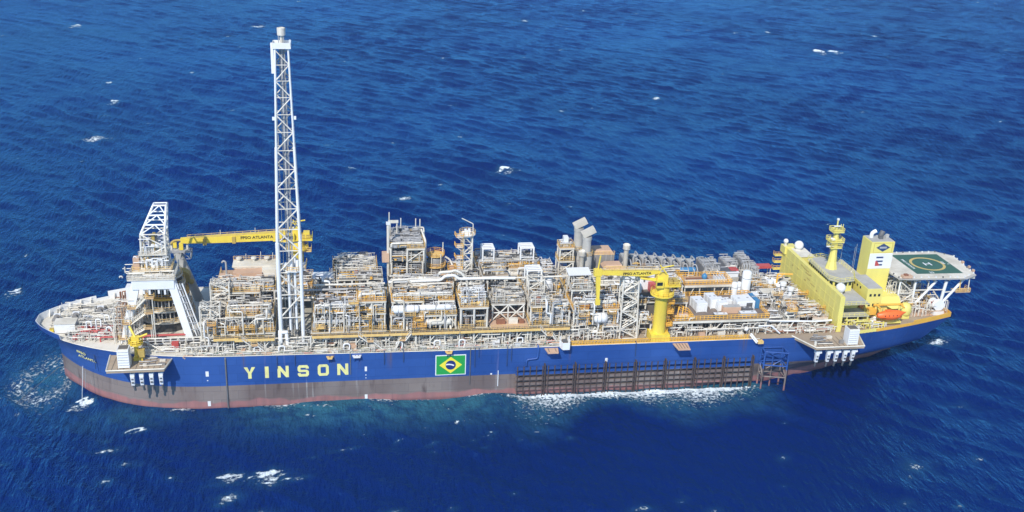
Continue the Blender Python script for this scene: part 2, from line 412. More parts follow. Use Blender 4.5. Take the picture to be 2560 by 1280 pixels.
    foam = np.maximum(foam, ends*(1.0*np.clip(1-d/(4.4+1.3*np.sin(gx*.4)), 0, 1)**.75)); foam = np.maximum(foam, ends*(.68+.07*np.sin(gx*.31))*np.clip(1-d/(wid*2.1), 0, 1)**.6); aer = np.maximum(aer, np.clip(1-(-24.5-gy)/(wid*3.2), 0, 1)*(gy < -23)*sm(gx, 122, 136)*sm(gx, 216, 200))
    t = np.clip(1-(-23.6-gy)/(2.6+1.4*np.sin(gx*.21)), 0, 1)*(gy < -23)*sm(gx, 18, 40)*sm(gx, 150, 128)*(.55+.35*np.sin(gx*.35)*np.sin(gx*.13+2)); foam = np.maximum(foam, .84*t)
    # lighter water beside the hull and bow wash
    t = np.exp(-((gy+24)/13)**2)*sm(gx, 40, 75)*sm(gx, 150, 118); aer = np.maximum(aer, 1.0*t)
    d = np.hypot((gx-1)/9, (gy+3)/15); foam = np.maximum(foam, .47*np.exp(-(d-.7)**2*3)*(gx < 8)*(gy < 16)); aer = np.maximum(aer, .8*np.exp(-d**2*.8)*(gx < 12))
    t = np.exp(-((gx-26)/18)**2-((gy+26)/6)**2); aer = np.maximum(aer, .5*t)
    # crests catch a little foam where they are steepest
    co = np.stack([px, py, pz], -1).reshape(-1, 3).astype(np.float32)
    idx = np.arange(n0*n1).reshape(n0, n1)
    # cut the water out of the inside of the hull is not needed: the hull is closed
    q = np.stack([idx[:-1, :-1], idx[:-1, 1:], idx[1:, 1:], idx[1:, :-1]], -1).reshape(-1, 4).astype(np.int32)
    me = bpy.data.meshes.new('sea'); me.vertices.add(len(co)); me.vertices.foreach_set('co', co.ravel())
    me.loops.add(q.size); me.loops.foreach_set('vertex_index', q.ravel()); me.polygons.add(len(q))
    me.polygons.foreach_set('loop_start', np.arange(0, q.size, 4, dtype=np.int32)); me.polygons.foreach_set('loop_total', np.full(len(q), 4, np.int32))
    me.update(calc_edges=True); me.polygons.foreach_set('use_smooth', np.ones(len(q), bool))
    for nm, a in (('foam', foam), ('aerated', aer)):
        at = me.attributes.new(nm, 'FLOAT', 'POINT'); at.data.foreach_set('value', a.ravel().astype(np.float32))
    m = bpy.data.materials.new('sea_water'); m.use_nodes = True; M['sea'] = m
    n = m.node_tree.nodes; l = m.node_tree.links; b = n['Principled BSDF']
    g = n.new('ShaderNodeNewGeometry')
    def noise(s, sc=(1, 1, 1), det=5, ro=.6, rot=0):
        mp = n.new('ShaderNodeMapping'); mp.inputs['Scale'].default_value = sc; mp.inputs['Rotation'].default_value = (0, 0, rot); l.new(g.outputs['Position'], mp.inputs[0])
        t = n.new('ShaderNodeTexNoise'); t.inputs['Scale'].default_value = s; t.inputs['Detail'].default_value = det; t.inputs['Roughness'].default_value = ro
        l.new(mp.outputs[0], t.inputs['Vector']); return t.outputs['Fac']
    def rng(v, lo, hi, o0=0., o1=1.):
        x = n.new('ShaderNodeMapRange'); x.interpolation_type = 'SMOOTHSTEP'; x.inputs[1].default_value = lo; x.inputs[2].default_value = hi
        x.inputs[3].default_value = o0; x.inputs[4].default_value = o1; l.new(v, x.inputs[0]); return x.outputs[0]
    def op(o, a, c):
        x = n.new('ShaderNodeMath'); x.operation = o
        for i, v in enumerate((a, c)):
            if isinstance(v, (int, float)): x.inputs[i].default_value = v
            else: l.new(v, x.inputs[i])
        return x.outputs[0]
    def mix(a, c, f):
        x = n.new('ShaderNodeMix'); x.data_type = 'RGBA'
        for sock, v in ((x.inputs[6], a), (x.inputs[7], c)):
            if isinstance(v, tuple): sock.default_value = v + (1,)
            else: l.new(v, sock)
        l.new(f, x.inputs[0]); return x.outputs[2]
    af = n.new('ShaderNodeAttribute'); af.attribute_name = 'foam'; aa = n.new('ShaderNodeAttribute'); aa.attribute_name = 'aerated'
    big = noise(.004, det=2)
    deep = mix((.0001, .0068, .082), (.0002, .0100, .112), rng(big, .38, .62))
    wob = noise(.22, (1, 1, 1), 4)
    aer_f = op('MULTIPLY', aa.outputs['Fac'], rng(wob, .3, .62, .35, 1.))
    wat = mix(deep, (.034, .140, .195), op('MINIMUM', aer_f, .85))
    lace = noise(.9, (1, 1, .4), 8, .72); vor = n.new('ShaderNodeTexVoronoi'); vor.feature = 'DISTANCE_TO_EDGE'; vor.inputs['Scale'].default_value = .75
    mpv = n.new('ShaderNodeMapping'); l.new(g.outputs['Position'], mpv.inputs[0])
    nv = n.new('ShaderNodeTexNoise'); nv.inputs['Scale'].default_value = .7; l.new(g.outputs['Position'], nv.inputs['Vector'])
    av = n.new('ShaderNodeVectorMath'); av.operation = 'ADD'; l.new(mpv.outputs[0], av.inputs[0]); l.new(nv.outputs['Color'], av.inputs[1]); l.new(av.outputs[0], vor.inputs['Vector'])
    holes = rng(vor.outputs['Distance'], .02, .34, .11, -.06)
    val = op('ADD', op('ADD', af.outputs['Fac'], op('MULTIPLY', op('SUBTRACT', lace, .5), 1.65)), holes)
    ff = op('MULTIPLY', rng(val, .47, .76), rng(af.outputs['Fac'], .06, .22))
    base = mix(wat, (.80, .89, .94), ff)
    l.new(base, b.inputs['Base Color'])
    b.inputs['Roughness'].default_value = .9; b.inputs['Specular IOR Level'].default_value = 0
    r1 = noise(.55, (1, 1, 1), 5, .62, 0); r2_ = noise(.24, (1.9, .55, 1), 4, .6, R(-48)); r3 = noise(1.6, (1, 1, 1), 3, .6)
    hgt = op('ADD', op('MULTIPLY', r1, .44), op('ADD', op('MULTIPLY', r2_, 1.15), op('MULTIPLY', r3, .11)))
    gust = noise(.011, (1, 1, 1), 3, .55, R(20)); hgt = op('MULTIPLY', hgt, rng(gust, .36, .64, .82, 1.2)); hgt = op('ADD', hgt, op('MULTIPLY', ff, .25))
    bp = n.new('ShaderNodeBump'); bp.inputs['Strength'].default_value = 1; bp.inputs['Distance'].default_value = 1.5
    l.new(hgt, bp.inputs['Height']); l.new(bp.outputs[0], b.inputs['Normal'])
    gl = n.new('ShaderNodeBsdfGlossy'); gl.inputs['Color'].default_value = (.16, .58, 1, 1); gl.inputs['Roughness'].default_value = .27; l.new(bp.outputs[0], gl.inputs['Normal'])
    fr = n.new('ShaderNodeFresnel'); fr.inputs['IOR'].default_value = 1.42; l.new(bp.outputs[0], fr.inputs['Normal'])
    ms = n.new('ShaderNodeMixShader'); l.new(op('MULTIPLY', fr.outputs[0], rng(ff, 0, 1, 1., .1)), ms.inputs[0]); l.new(b.outputs[0], ms.inputs[1]); l.new(gl.outputs[0], ms.inputs[2])
    l.new(ms.outputs[0], n['Material Output'].inputs['Surface'])
    me.materials.append(m)
    o = link('sea', me); o['kind'] = 'structure'; o['label'] = 'deep blue open sea with wind waves and whitecaps'
build_sea()

# ------------------------------------------------------------------ hull
def zdeck(x): return 14.95+max(0, 110-x)*.012
def bow_b(u, t):
    bw = 24*(1-(1-u)**3.05); bd = 24*max(0, 1-(1-u)**2.2)**.65
    return bw+(bd-bw)*t**2.2
def stern_b(u, t):
    bw = 24-.148*max(0, u*62-5)**1.18; bd = 24-.0358*max(0, u*72.5-28)**1.5
    w = min(1, max(0, (t*14.95-1.5)/6.0)); w = w*w*(3-2*w); return bw*.93+(bd-bw*.93)*(w*.93+.07*t)
def hull_pt(sec, u, z, side):
    if sec == 'bow':
        zt = zdeck(u*55); t = min(1, max(0, z/zt)); x0 = 5.2*(1-t**5)-.3*t; x = x0+u*(55-x0); b = bow_b(u*(55-x0)/(53.5) if False else u, t)
    elif sec == 'mid': x = 55+u*145; b = 24
    else:
        t = min(1, max(0, z/14.95)); x1 = 272.5-1.12*(14.95-min(14.95, max(z, 2.5))); x = 200+u*(x1-200); b = stern_b(u, t)
    return Vector((x, side*b, z))
def hull_side_y(x, z):        # outer half breadth at a place
    if x < 55:
        zt = zdeck(x); t = min(1, max(0, z/zt)); x0 = 5.2*(1-t**5)-.3*t; return bow_b(max(0, (x-x0)/(55-x0)), t)
    if x < 200: return 24
    t = min(1, max(0, z/14.95)); x1 = 272.5-1.12*(14.95-min(14.95, max(z, 2.5))); return stern_b(min(1, (x-200)/(x1-200)), t)
ship = thing('storage_ship', 'long blue and brown hulled production ship carrying all the topsides, YINSON on its side', 'ship', (136, 0, 0))
cols = [('bow', (i/22)**1.5) for i in range(23)]+[('mid', i/8) for i in range(1, 8)]+[('stern', i/26) for i in range(27)]
nz = 15
v = []; f = []
for side in (-1, 1):
    base = len(v)
    for sec, u in cols:
        xt = u*55 if sec == 'bow' else (55+u*145 if sec == 'mid' else 200+72.5*u)
        zt = zdeck(xt)
        for j in range(nz+1):
            z = -7+(zt+7)*(j/nz); v.append(hull_pt(sec, u, z, side))
    nc = len(cols)
    for i in range(nc-1):
        for j in range(nz):
            a = base+i*(nz+1)+j; q = (a, a+nz+1, a+nz+2, a+1)
            f.append(q if side < 0 else q[::-1])
nv_ = len(cols)*(nz+1)
for j in range(nz):          # transom
    a = (len(cols)-1)*(nz+1)+j; f.append((a, a+nv_, a+nv_+1, a+1))
me = new_mesh('hull', v, f, 'hull_paint', True); me.set_sharp_from_angle(angle=R(35))
hull = link('hull', me, ship)
def deck_piece(name, mat, x0, x1, inset=.12, zoff=-.02):
    xs = np.linspace(x0, x1, 40); m = MB(); L = []; Rr = []
    for x in xs:
        z = zdeck(x)+zoff; b = max(.05, hull_side_y(x, zdeck(x)-.01)-inset); L.append((x, -b, z)); Rr.append((x, b, z))
    n = len(xs); m.add(L+Rr, [(i, i+1, n+i+1, n+i) for i in range(n-1)]); return m.out(name, mat, ship)
deck_piece('forecastle_deck', 'cream', .3, 46)
deck_piece('main_deck', 'deck_green', 46, 146, zoff=-.023)
deck_piece('main_deck', 'deck_tan', 146, 205, zoff=-.020)
deck_piece('aft_deck', 'deck_tan', 205, 272.4, zoff=-.023)
# gunwale edge strip, dark green kick plate along the near deck edge
for side in (-1, 1):
    for nm, mat, ins, x0, x1, h in (('deck_edge', 'cream', .0, 9, 205, .18), ('kerb_line', 'dark_green', 1.9, 46, 146, .3)):
        m = MB(); xs = np.linspace(x0, x1, 70)
        for a, b in zip(xs[:-1], xs[1:]):
            pa = (a, side*(hull_side_y(a, zdeck(a))-ins), zdeck(a)+h*.5); pb = (b, side*(hull_side_y(b, zdeck(b))-ins), zdeck(b)+h*.5)
            m.bar(pa, pb, h*.6)
        m.out(nm, mat, ship)
# bow bulwark: white inside, blue outside, with cut-outs on the far side
def bulwark(name, mat, pts, h0, h1, off, th):
    m = MB()
    for (xa, sa), (xb, sb) in zip(pts[:-1], pts[1:]):
        za, zb = zdeck(xa), zdeck(xb)
        ya = sa*max(0, hull_side_y(xa, za-.01)-off); yb = sb*max(0, hull_side_y(xb, zb-.01)-off)
        d = Vector((xb-xa, yb-ya, 0)).normalized(); nrm = Vector((-d.y, d.x, 0))*th
        def hh(x, s): return h0+(h1-h0)*0
        vs = []
        for (x, y, z) in ((xa, ya, za), (xb, yb, zb)):
            for k in (0, 1):
                for e in (0, h0): q = .26*e/max(th, .01)*(1 if h0 > 1.5 else .4); vs.append((x+nrm.x*(k+q), y+nrm.y*(k+q), z+e))
        m.add(vs, [(0, 1, 5, 4), (2, 6, 7, 3), (1, 3, 7, 5), (0, 4, 6, 2), (0, 2, 3, 1), (4, 5, 7, 6)])
    return m.out(name, mat, ship)
near = [(8.2-8.4*(i/10)**.6, -1) for i in range(11)]; far = [(-.25+13.0*(i/12)**1.6, 1) for i in range(13)]
bulwark('bulwark', 'hull_paint', near+far[1:], 1.7, 2, 0, .06)
bulwark('bulwark_lining', 'clean_white', [(max(.35, x+.22), s) for x, s in near+far[1:]], 1.74, 2, .22, .12)
bulwark('bulwark', 'hull_paint', [(16+i*1.2, 1) for i in range(9)], 2.3, 2, 0, .06)
bulwark('bulwark_lining', 'clean_white', [(16+i*1.2, 1) for i in range(9)], 2.34, 2, .2, .12)
bulwark('bulwark', 'hull_paint', [(13+i*1., 1) for i in range(4)], .9, 2, 0, .06)
bulwark('bulwark_lining', 'clean_white', [(13+i*1., 1) for i in range(4)], .94, 2, .2, .12)
for x in (2, 4.2, 6.5, 9, 11.5, 17.5, 20, 22.5, 25):
    y = hull_side_y(x, zdeck(x))-.25
    m = MB(); m.add([(x-.12, y, zdeck(x)+1.9), (x+.12, y, zdeck(x)+1.9), (x-.12, y, zdeck(x)), (x+.12, y, zdeck(x)), (x-.12, y-1.1, zdeck(x)), (x+.12, y-1.1, zdeck(x))],
                    [(0, 1, 5, 4), (0, 4, 2), (1, 3, 5), (2, 4, 5, 3), (0, 2, 3, 1)]); m.out('bulwark_bracket', 'white', ship)
# orange-yellow aft bulwark along both quarters and across the stern
for side in (-1, 1):
    m = MB(); xs = np.linspace(243, 272.4, 24)
    for a, b in zip(xs[:-1], xs[1:]):
        pa = Vector((a, side*(hull_side_y(a, 14.94)+.05), 14.9)); pb = Vector((b, side*(hull_side_y(b, 14.94)+.05), 14.9))
        h = .9 if a < 256 else 1.5
        n_ = Vector((0, -side*.18, 0)); vs = []
        for p in (pa, pb):
            for k in (0, 1):
                for e in (0, h): vs.append(tuple(p+n_*k+Vector((0, 0, e))))
        m.add(vs, [(0, 1, 5, 4), (2, 6, 7, 3), (1, 3, 7, 5), (0, 4, 6, 2), (0, 2, 3, 1), (4, 5, 7, 6)])
    m.out('aft_bulwark', 'orange_yellow', ship)
    m = MB()
    for x in np.linspace(235, 243.5, 8): m.box(x-.6, x+.62, side*(hull_side_y(x, 14.94)-.25)-.1, side*(hull_side_y(x, 14.94)-.25)+.1, 14.9, 15.9)
    m.out('aft_bulwark', 'pale_yellow', ship)
box(ship, 'stern_bulwark', 'orange_yellow', 272.2, 272.45, -13, 13, 14.9, 16.4)

# hull lettering, flag and marks
def stroke_letter(ch, x0, w, z0, h):
    s = .27*w; m = MB(); y0, y1 = -24.09, -23.97
    P = lambda pts: m.add([(x0+w*a, y0, z0+h*b) for a, b in pts]+[(x0+w*a, y1, z0+h*b) for a, b in pts],
                          [tuple(range(len(pts)))]+[tuple(len(pts)+i for i in range(len(pts)-1, -1, -1))]+[(i, len(pts)+i, len(pts)+(i+1) % len(pts), (i+1) % len(pts)) for i in range(len(pts))])
    if ch == 'I': P([(.33, 0), (.67, 0), (.67, 1), (.33, 1)])
    if ch == 'Y':
        P([(.35, 0), (.65, 0), (.65, .46), (.5, .58), (.35, .46)]); P([(0, 1), (.35, .46), (.5, .58), (.32, 1)]); P([(1, 1), (.68, 1), (.5, .58), (.65, .46)])
    if ch == 'N':
        P([(0, 0), (.27, 0), (.27, .62), (.27, 1), (0, 1)]); P([(.73, 0), (1, 0), (1, 1), (.73, 1), (.73, .38)]); P([(.27, 1), (.27, .58), (.73, 0), (.73, .42)])
    if ch == 'O':
        for q in ([(0, .18), (.15, 0), (.3, .22), (.26, .28)], [(.15, 0), (.85, 0), (.7, .22), (.3, .22)], [(.85, 0), (1, .18), (.74, .28), (.7, .22)], [(1, .18), (1, .82), (.74, .72), (.74, .28)],
                  [(1, .82), (.85, 1), (.7, .78), (.74, .72)], [(.85, 1), (.15, 1), (.3, .78), (.7, .78)], [(.15, 1), (0, .82), (.26, .72), (.3, .78)], [(0, .82), (0, .18), (.26, .28), (.26, .72)]): P(q)
    if ch == 'S':
        P([(0, .3), (0, .16), (.13, 0), (.87, 0), (1, .16), (1, .2), (.74, .22), (.27, .22), (.27, .3)]); P([(.74, .22), (1, .2), (1, .44), (.87, .58), (.74, .4)])
        P([(.13, .4), (.74, .4), (.87, .58), (.26, .6)]); P([(0, .55), (.13, .4), (.26, .6), (.26, .78), (0, .84)]); P([(0, .84), (.26, .78), (.73, .78), (.73, .7), (1, .7), (1, .84), (.87, 1), (.13, 1)])
    return m.out('letter_' + ch.lower(), 'letter_yellow', ship)
for ch, x in zip('YINSON', (57.6, 62.15, 66.5, 71.9, 77.3, 82.6)): stroke_letter(ch, x, 3.0, 8.75, 3.45)
fl = box(ship, 'flag_board', 'clean_white', 109.7, 118.3, -24.08, -23.97, 7.35, 13.65)
box(fl, 'flag_field', 'flag_green', 109.95, 118.05, -24.12, -24.082, 7.6, 13.4)
m = MB(); m.add([(110.8, -24.14, 10.5), (114, -24.14, 7.95), (117.2, -24.14, 10.5), (114, -24.14, 13.05)], [(0, 1, 2, 3)]); m.out('flag_diamond', 'flag_yellow', fl)
m = MB(); m.add([(114+1.45*math.cos(a), -24.16, 10.5+1.45*math.sin(a)) for a in np.linspace(0, 2*math.pi, 25)[:-1]], [tuple(range(24))]); m.out('flag_globe', 'flag_blue', fl)
m = MB(); A = np.linspace(R(112), R(62), 9)
pa = [(113.35+3.6*math.cos(a)*1.0-.05, 7.35+3.6*math.sin(a)) for a in A]; pb = [(113.35+3.2*math.cos(a), 7.35+3.2*math.sin(a)) for a in A]
pts = [p for p in pa]+pb[::-1]; pts = [(114+(x-114)*min(1, 1.36/max(1e-6, math.hypot(x-114, z-10.5))) if math.hypot(x-114, z-10.5) > 1.36 else x, z) for x, z in pts]
m.add([(x, -24.18, z) for x, z in pts], [tuple(range(len(pts)))]); m.out('flag_band', 'clean_white', fl)
for x, z, w, h in ((47.9, 10.6, .8, 1.5), (47.9, 1.5, .8, 1.5), (90.4, 10.3, .6, 1.4), (90.4, 1.6, .75, 1.3), (159, 10.1, .7, 1.2), (159.3, 10.3, .3, .4), (90.4, 8.4, .3, .25), (90.4, 7.5, .25, .2), (47.9, 8.6, .3, .25), (127.6, 5.6, .2, 5), (125.6, 7.1, .5, .4)):
    y = hull_side_y(x, z); box(ship, 'draft_mark', 'clean_white', x-w/2, x+w/2, -y-.07, -y+.05, z-h/2, z+h/2)
lettering(ship, 'FPSO', 1.15, 'letter_yellow', (13.6, -hull_side_y(13.6, 13.0)-.45, 12.9), (.72, -.62, 0), (.12, -.3, 1), 1.25, .02)
lettering(ship, 'ATLANTA', 1.15, 'letter_yellow', (15.1, -hull_side_y(15.1, 11.4)-.45, 11.3), (.72, -.6, 0), (.12, -.3, 1), 1.2, .02)
# drain pipes down the side
for x, zb in ((52.9, -.5), (66.5, 11.6), (71.3, 12.2), (86.2, 8.8), (95.5, 11.5), (100.8, 12), (119.5, 4.2), (120.8, 9.5), (121.9, 12.6), (130, 9.5), (131.2, 11), (167.5, 11), (17.5, 9)):
    y = hull_side_y(x, 13)+.12
    pipe(ship, 'drain_pipe', 'dark_grey' if x in (52.9, 119.5, 86.2) else 'logo_blue', [(x, -y+1.2, 15.35), (x, -y-.05, 15.35), (x, -y-.05, zb)], .13 if x != 52.9 else .22, 6)
pipe(ship, 'drain_pipe', 'hull_paint', [(138.8, -23, 15.4), (138.8, -24.3, 15.3), (138.8, -24.3, 11.6), (135.6, -24.3, 11.3), (135.6, -24.3, 9.4)], .26)
# fender panels: piles and wales standing off the side
FX0, FDX = 132.6, 8.95
for i in range(8):
    x0 = FX0+i*FDX
    t = thing('fender_panel', ['foremost', 'second from the bow', 'third from the bow', 'fourth from the bow', 'fifth from the bow', 'sixth from the bow', 'seventh from the bow', 'aftmost'][i]+' of eight blue and brown fender grids on the hull', 'fender', (x0+4, -24, 4.5), 'fender grids along the hull side')
    for k in range(5):
        x = x0+.35+k*1.83; box(t, 'pile', 'pile_dark', x-.13, x+.13, -25.3, -25.06, -3, 9.6)
    for z in (8.75, 7.15, 5.5, 3.9, 2.3):
        box(t, 'wale', 'hull_paint', x0-.1, x0+8.0, -25.05, -24.6, z-.42, z+.36)
    for k in range(5):
        x = x0+.35+k*1.83
        for z in (8.1, 6.4, 4.8, 3.2): box(t, 'spacer', 'hull_paint', x+.25, x+.6, -24.6, -23.9, z-.3, z+.2)
    for k in (0, 2, 4):
        x = x0+.35+k*1.83
        for z in (8.9, 4.9): bar(t, 'bracket', 'hull_paint', (x, -24.9, z), (x, -23.9, z), .17)
    box(t, 'end_post', 'pile_dark', x0+8.2, x0+8.5, -25.2, -24.0, -3, 9.9)
# boat landing frame
t = thing('boat_landing', 'open blue and brown tubular boat landing frame between the fenders and the aft platform', 'boat landing', (209, -25, 5))
for x, y in ((206, -27), (212.6, -28.6), (206, -24.2), (212.6, -24.4)): bar(t, 'leg', 'hull_paint', (x, y, -4), (x, y, 12.2), .26)
bar(t, 'leg', 'hull_paint', (209.3, -25.5, -3), (209.3, -25.5, 10), .2)
for z in (12.2, 7.9, 4.2):
    for a, b in (((206, -27), (212.6, -28.6)), ((206, -27), (206, -24.2)), ((212.6, -28.6), (212.6, -24.4)), ((206, -24.2), (212.6, -24.4))): bar(t, 'beam', 'hull_paint', (*a, z), (*b, z), .22)
for za, zb in ((12.2, 7.9), (4.2, 7.9)):
    bar(t, 'brace', 'hull_paint', (206, -24.4, za), (212.6, -24.6, zb), .18); bar(t, 'brace', 'hull_paint', (206, -27, za), (206, -24.2, zb), .18); bar(t, 'brace', 'hull_paint', (212.6, -28.6, za), (212.6, -24.4, zb), .18)
bar(t, 'beam', 'hull_paint', (206, -24.2, 9.8), (212.6, -24.4, 10.4), .16)

# ------------------------------------------------------------------ side platforms (sponsons)
def sponson(x0, x1, xo0, xo1, yi, yo, z, label, mat):
    t = thing('side_platform', label, 'platform', ((x0+x1)/2, yi, z))
    m = MB(); m.poly([(xo0, yo), (xo1, yo), (x1, yi), (x0, yi)], z-.7, z); m.out('deck_plate', mat, t)
    m = MB()
    for a, b in (((xo0, yo), (xo1, yo)), ((xo1, yo), (x1, yi)), ((x0, yi), (xo0, yo))): m.bar((*a, z+.06), (*b, z+.06), .22)
    m.out('edge_kerb', 'cream', t)
    for i in range(5):
        x = xo0+1+(xo1-xo0-2)*i/4
        m = MB(); m.add([(x-.12, yo+.6, z-.7), (x+.12, yo+.6, z-.7), (x-.12, yi+1, z-.7), (x+.12, yi+1, z-.7), (x-.12, yi+.5, z-4.3), (x+.12, yi+.5, z-4.3)], [(0, 2, 3, 1), (0, 4, 2), (1, 3, 5), (0, 1, 5, 4), (2, 4, 5, 3)]); m.out('bracket', 'hull_paint', t)
    for i in range(9):
        xa = xo0+1.2+(xo1-xo0-2.4)*i/8
        box(t, 'deck_seam', 'grating', xa-.06, xa+.06, yo+.5, yi-1.5, z+.0, z+.06)
    return t
ts = sponson(22.6, 39.6, 23.2, 37.7, -19.5, -28.7, 15.1, 'tan trapezoid platform jutting from the bow side under the white louvred tower', 'deck_tan')
ta = sponson(215.5, 236.5, 219.5, 234.5, -23.0, -31.2, 15.0, 'tan trapezoid platform jutting from the aft side under the yellow wall', 'deck_tan')
rs = random.Random(5)
for t, xo0, xo1, yo, yi in ((ts, 30, 37, -27.5, -21), (ta, 219, 228.5, -30, -24)):
    for i in range(5): 
        y = yo+(yi-yo)*(i+.5)/5; x = xo0+rs.uniform(0, 2); pipe(t, 'hose', rs.choice(['pipe_grey', 'dark_grey', 'white']), [(x, y, 15.4), (x+rs.uniform(2, 3), y+rs.uniform(-.5, .5), 15.35), (x+rs.uniform(4, 6), y+rs.uniform(-.6, .6), 15.4)], .16)
    for i in range(4):
        x = xo0+rs.uniform(0, xo1-xo0); y = rs.uniform(yo, yi); s = rs.uniform(.4, .9); box(t, 'locker', rs.choice(['white', 'grey', 'cream']), x-s, x+s, y-.4, y+.4, 15, 15+rs.uniform(.4, 1.1))
pipe(ta, 'mooring_bitt', 'white', [(219.9, -29.5, 15), (219.9, -29.5, 16.2)], .4)
def louvre_tower(x0, x1, y0, y1, z0, z1, label):
    t = thing('louvre_tower', label, 'louvred cabinet', ((x0+x1)/2, (y0+y1)/2, z0))
    box(t, 'core', 'white', x0+.12, x1-.12, y0+.25, y1-.1, z0, z1)
    n = 7
    for i in range(n):
        za = z0+.15+(z1-z0-.2)*i/n
        box(t, 'louvre', 'clean_white', x0, x1, y0-.08, y0+.24, za+.1, za+(z1-z0)/n*.86, rx=R(-8))
    box(t, 'side_panel', 'clean_white', x0-.06, x0+.1, y0, y1, z0, z1); box(t, 'side_panel', 'clean_white', x1-.1, x1+.06, y0, y1, z0, z1)
    box(t, 'cap', 'grating', x0+.25, x1-.25, y0+.5, y1-.4, z1+.01, z1+.1)
    return t
louvre_tower(26.1, 28.9, -27.6, -24.6, 15.1, 20.6, 'tall white louvred tower standing on the bow side platform')
louvre_tower(229.6, 232.6, -30.3, -27.2, 15.0, 20.0, 'tall white louvred tower standing on the aft side platform')
def chute(x, yo, z, label, g, mat='clean_white', ear=False):
    t = thing('hanging_chute', label, 'chute', (x, yo, z-3), g)
    m = MB(); m.box(x-.55, x+.55, yo-.5, yo+.9, z-.5, z+.5); m.out('head', mat, t)
    m = MB(); m.add([(x-.5, yo-.6, z-.5), (x+.5, yo-.6, z-.5), (x+.5, yo+.4, z-.5), (x-.5, yo+.4, z-.5), (x-.42, yo-.25, z-3.2), (x+.42, yo-.25, z-3.2), (x+.42, yo+.5, z-3.2), (x-.42, yo+.5, z-3.2)],
                    [(0, 1, 5, 4), (1, 2, 6, 5), (2, 3, 7, 6), (3, 0, 4, 7), (0, 3, 2, 1), (4, 5, 6, 7)]); m.out('body', mat, t)
    if ear: box(t, 'side_flap', mat, x+.56, x+1.25, yo-.4, yo+.6, z-.35, z+.45, ry=R(-14))
    bar(t, 'hanger', 'dark_grey', (x, yo+.9, z+.4), (x, yo+1.4, z+1.9), .18)
    for k in (-1.1, -2.1): box(t, 'slot', 'dark_grey', x-.28, x+.28, yo-.62, yo-.3, z+k-.32, z+k+.1)
    bar(t, 'riser_pipe', 'dark_grey', (x+.1, yo+.2, z-3.1), (x+.25, yo+.9, z-5.2), .3)
NUM = ['foremost', 'second', 'third', 'fourth', 'aftmost']
for i, x in enumerate((29.3, 31.6, 34.1, 36.5)): chute(x, -27.2, 13.1, ['foremost', 'second', 'third', 'aftmost'][i]+' of four white chutes hanging under the bow side platform', 'chutes under the bow platform')
for i, x in enumerate((220.8, 224.3, 226.8, 229.5, 232.0)): chute(x, -29.7, 12.9, NUM[i]+' of five white chutes hanging under the aft side platform', 'chutes under the aft platform', ear=True)

# ------------------------------------------------------------------ process modules
def small_pipework(t, x0, x1, y0, y1, z0, z1, rng, n, mat='white', rmin=.05, rmax=.12, name='small_pipework'):
    m = MB()
    for i in range(n):
        x = rng.uniform(x0, x1); y = y0+(y1-y0)*rng.random()**1.25; r = rng.uniform(rmin, rmax); k = rng.random()
        za = z0; zb = z0+(z1-z0)*rng.uniform(.25, 1)
        if k < .52:
            m.bar((x, y, za), (x, y, zb), r)
            if rng.random() < .5:
                L = rng.uniform(.6, 3.5)*rng.choice((-1, 1)); x2 = min(max(x+L, x0), x1); m.bar((x, y, zb), (x2, y, zb), r)
                if rng.random() < .6: m.bar((x2, y, zb), (x2, y, z0+(zb-z0)*rng.uniform(0, .6)), r)
        elif k < .8:
            z = rng.uniform(z0+.3, z1); L = rng.uniform(1.2, 6); m.bar((max(x0, x-L/2), y, z), (min(x1, x+L/2), y, z), r)
        elif k < .9:
            z = rng.uniform(z0+.3, z1); L = rng.uniform(1, 4); m.bar((x, max(y0, y-L/2), z), (x, min(y1, y+L/2), z), r)
        else:
            s = rng.uniform(.18, .45); z = z0+(zb-z0)*.5; m.box(x-s, x+s, y-s*.8, y+s*.8, z-s, z+s)
    return m.out(name, mat, t, kind='stuff')
def equip(t, x0, x1, y0, y1, z, h, rng, n, pal):
    """bigger pieces standing on a deck"""
    for i in range(n):
        k = rng.random(); x = rng.uniform(x0+1.2, max(x0+1.3, x1-1.2)); y = rng.uniform(y0+.9, max(y0+1, y1-.9)); mat = rng.choice(pal)
        if k < .10 and x1-x0 > 6:
            L = min(rng.uniform(3.5, 8), x1-x0-1); r = min(rng.uniform(.5, 1.0), h*.25); x = rng.uniform(x0+L/2, x1-L/2); vessel(t, 'pressure_vessel', mat, (x, y, z+r+.5), r, L, 'x', n=14)
        elif k < .36:
            r = rng.uniform(.45, .85); H = min(rng.uniform(2, 4.2), h*.85); vessel(t, 'column_vessel', mat, (x, y, z+H/2), r, H, 'z', False, n=14)
        elif k < .62:
            w = rng.uniform(.5, 1.3); H = rng.uniform(.7, min(2.1, h*.6)); box(t, 'equipment_cabinet', mat, x-w, x+w, y-.6, y+.6, z, z+H)
        elif k < .78:
            w = rng.uniform(.9, 1.5); m = MB(); m.box(x-w, x+w, y-.55, y+.55, z, z+.3); m.lathe((x-w*.3, y, z+.85), [(.05, -w*.6), (.42, -w*.6), (.42, w*.5), (.2, w*.55)], 10, 'x'); m.lathe((x+w*.6, y, z+.75), [(.5, -.25), (.55, 0), (.5, .25)], 10, 'x'); m.out('pump_skid', mat, t)
        else:
            r = rng.uniform(.16, .3); H = rng.uniform(.8, min(3, h*.9)); L = rng.uniform(2, 6)*rng.choice((-1, 1)); x2 = min(max(x+L, x0+.3), x1-.3)
            pipe(t, 'pipe', rng.choice(['white', 'pipe_grey', mat]), [(x, y, z), (x, y, z+H), (x2, y, z+H), (x2, min(y1, y+rng.uniform(.5, 2)), z+H), (x2, min(y1, y+2), z)], r, 7)
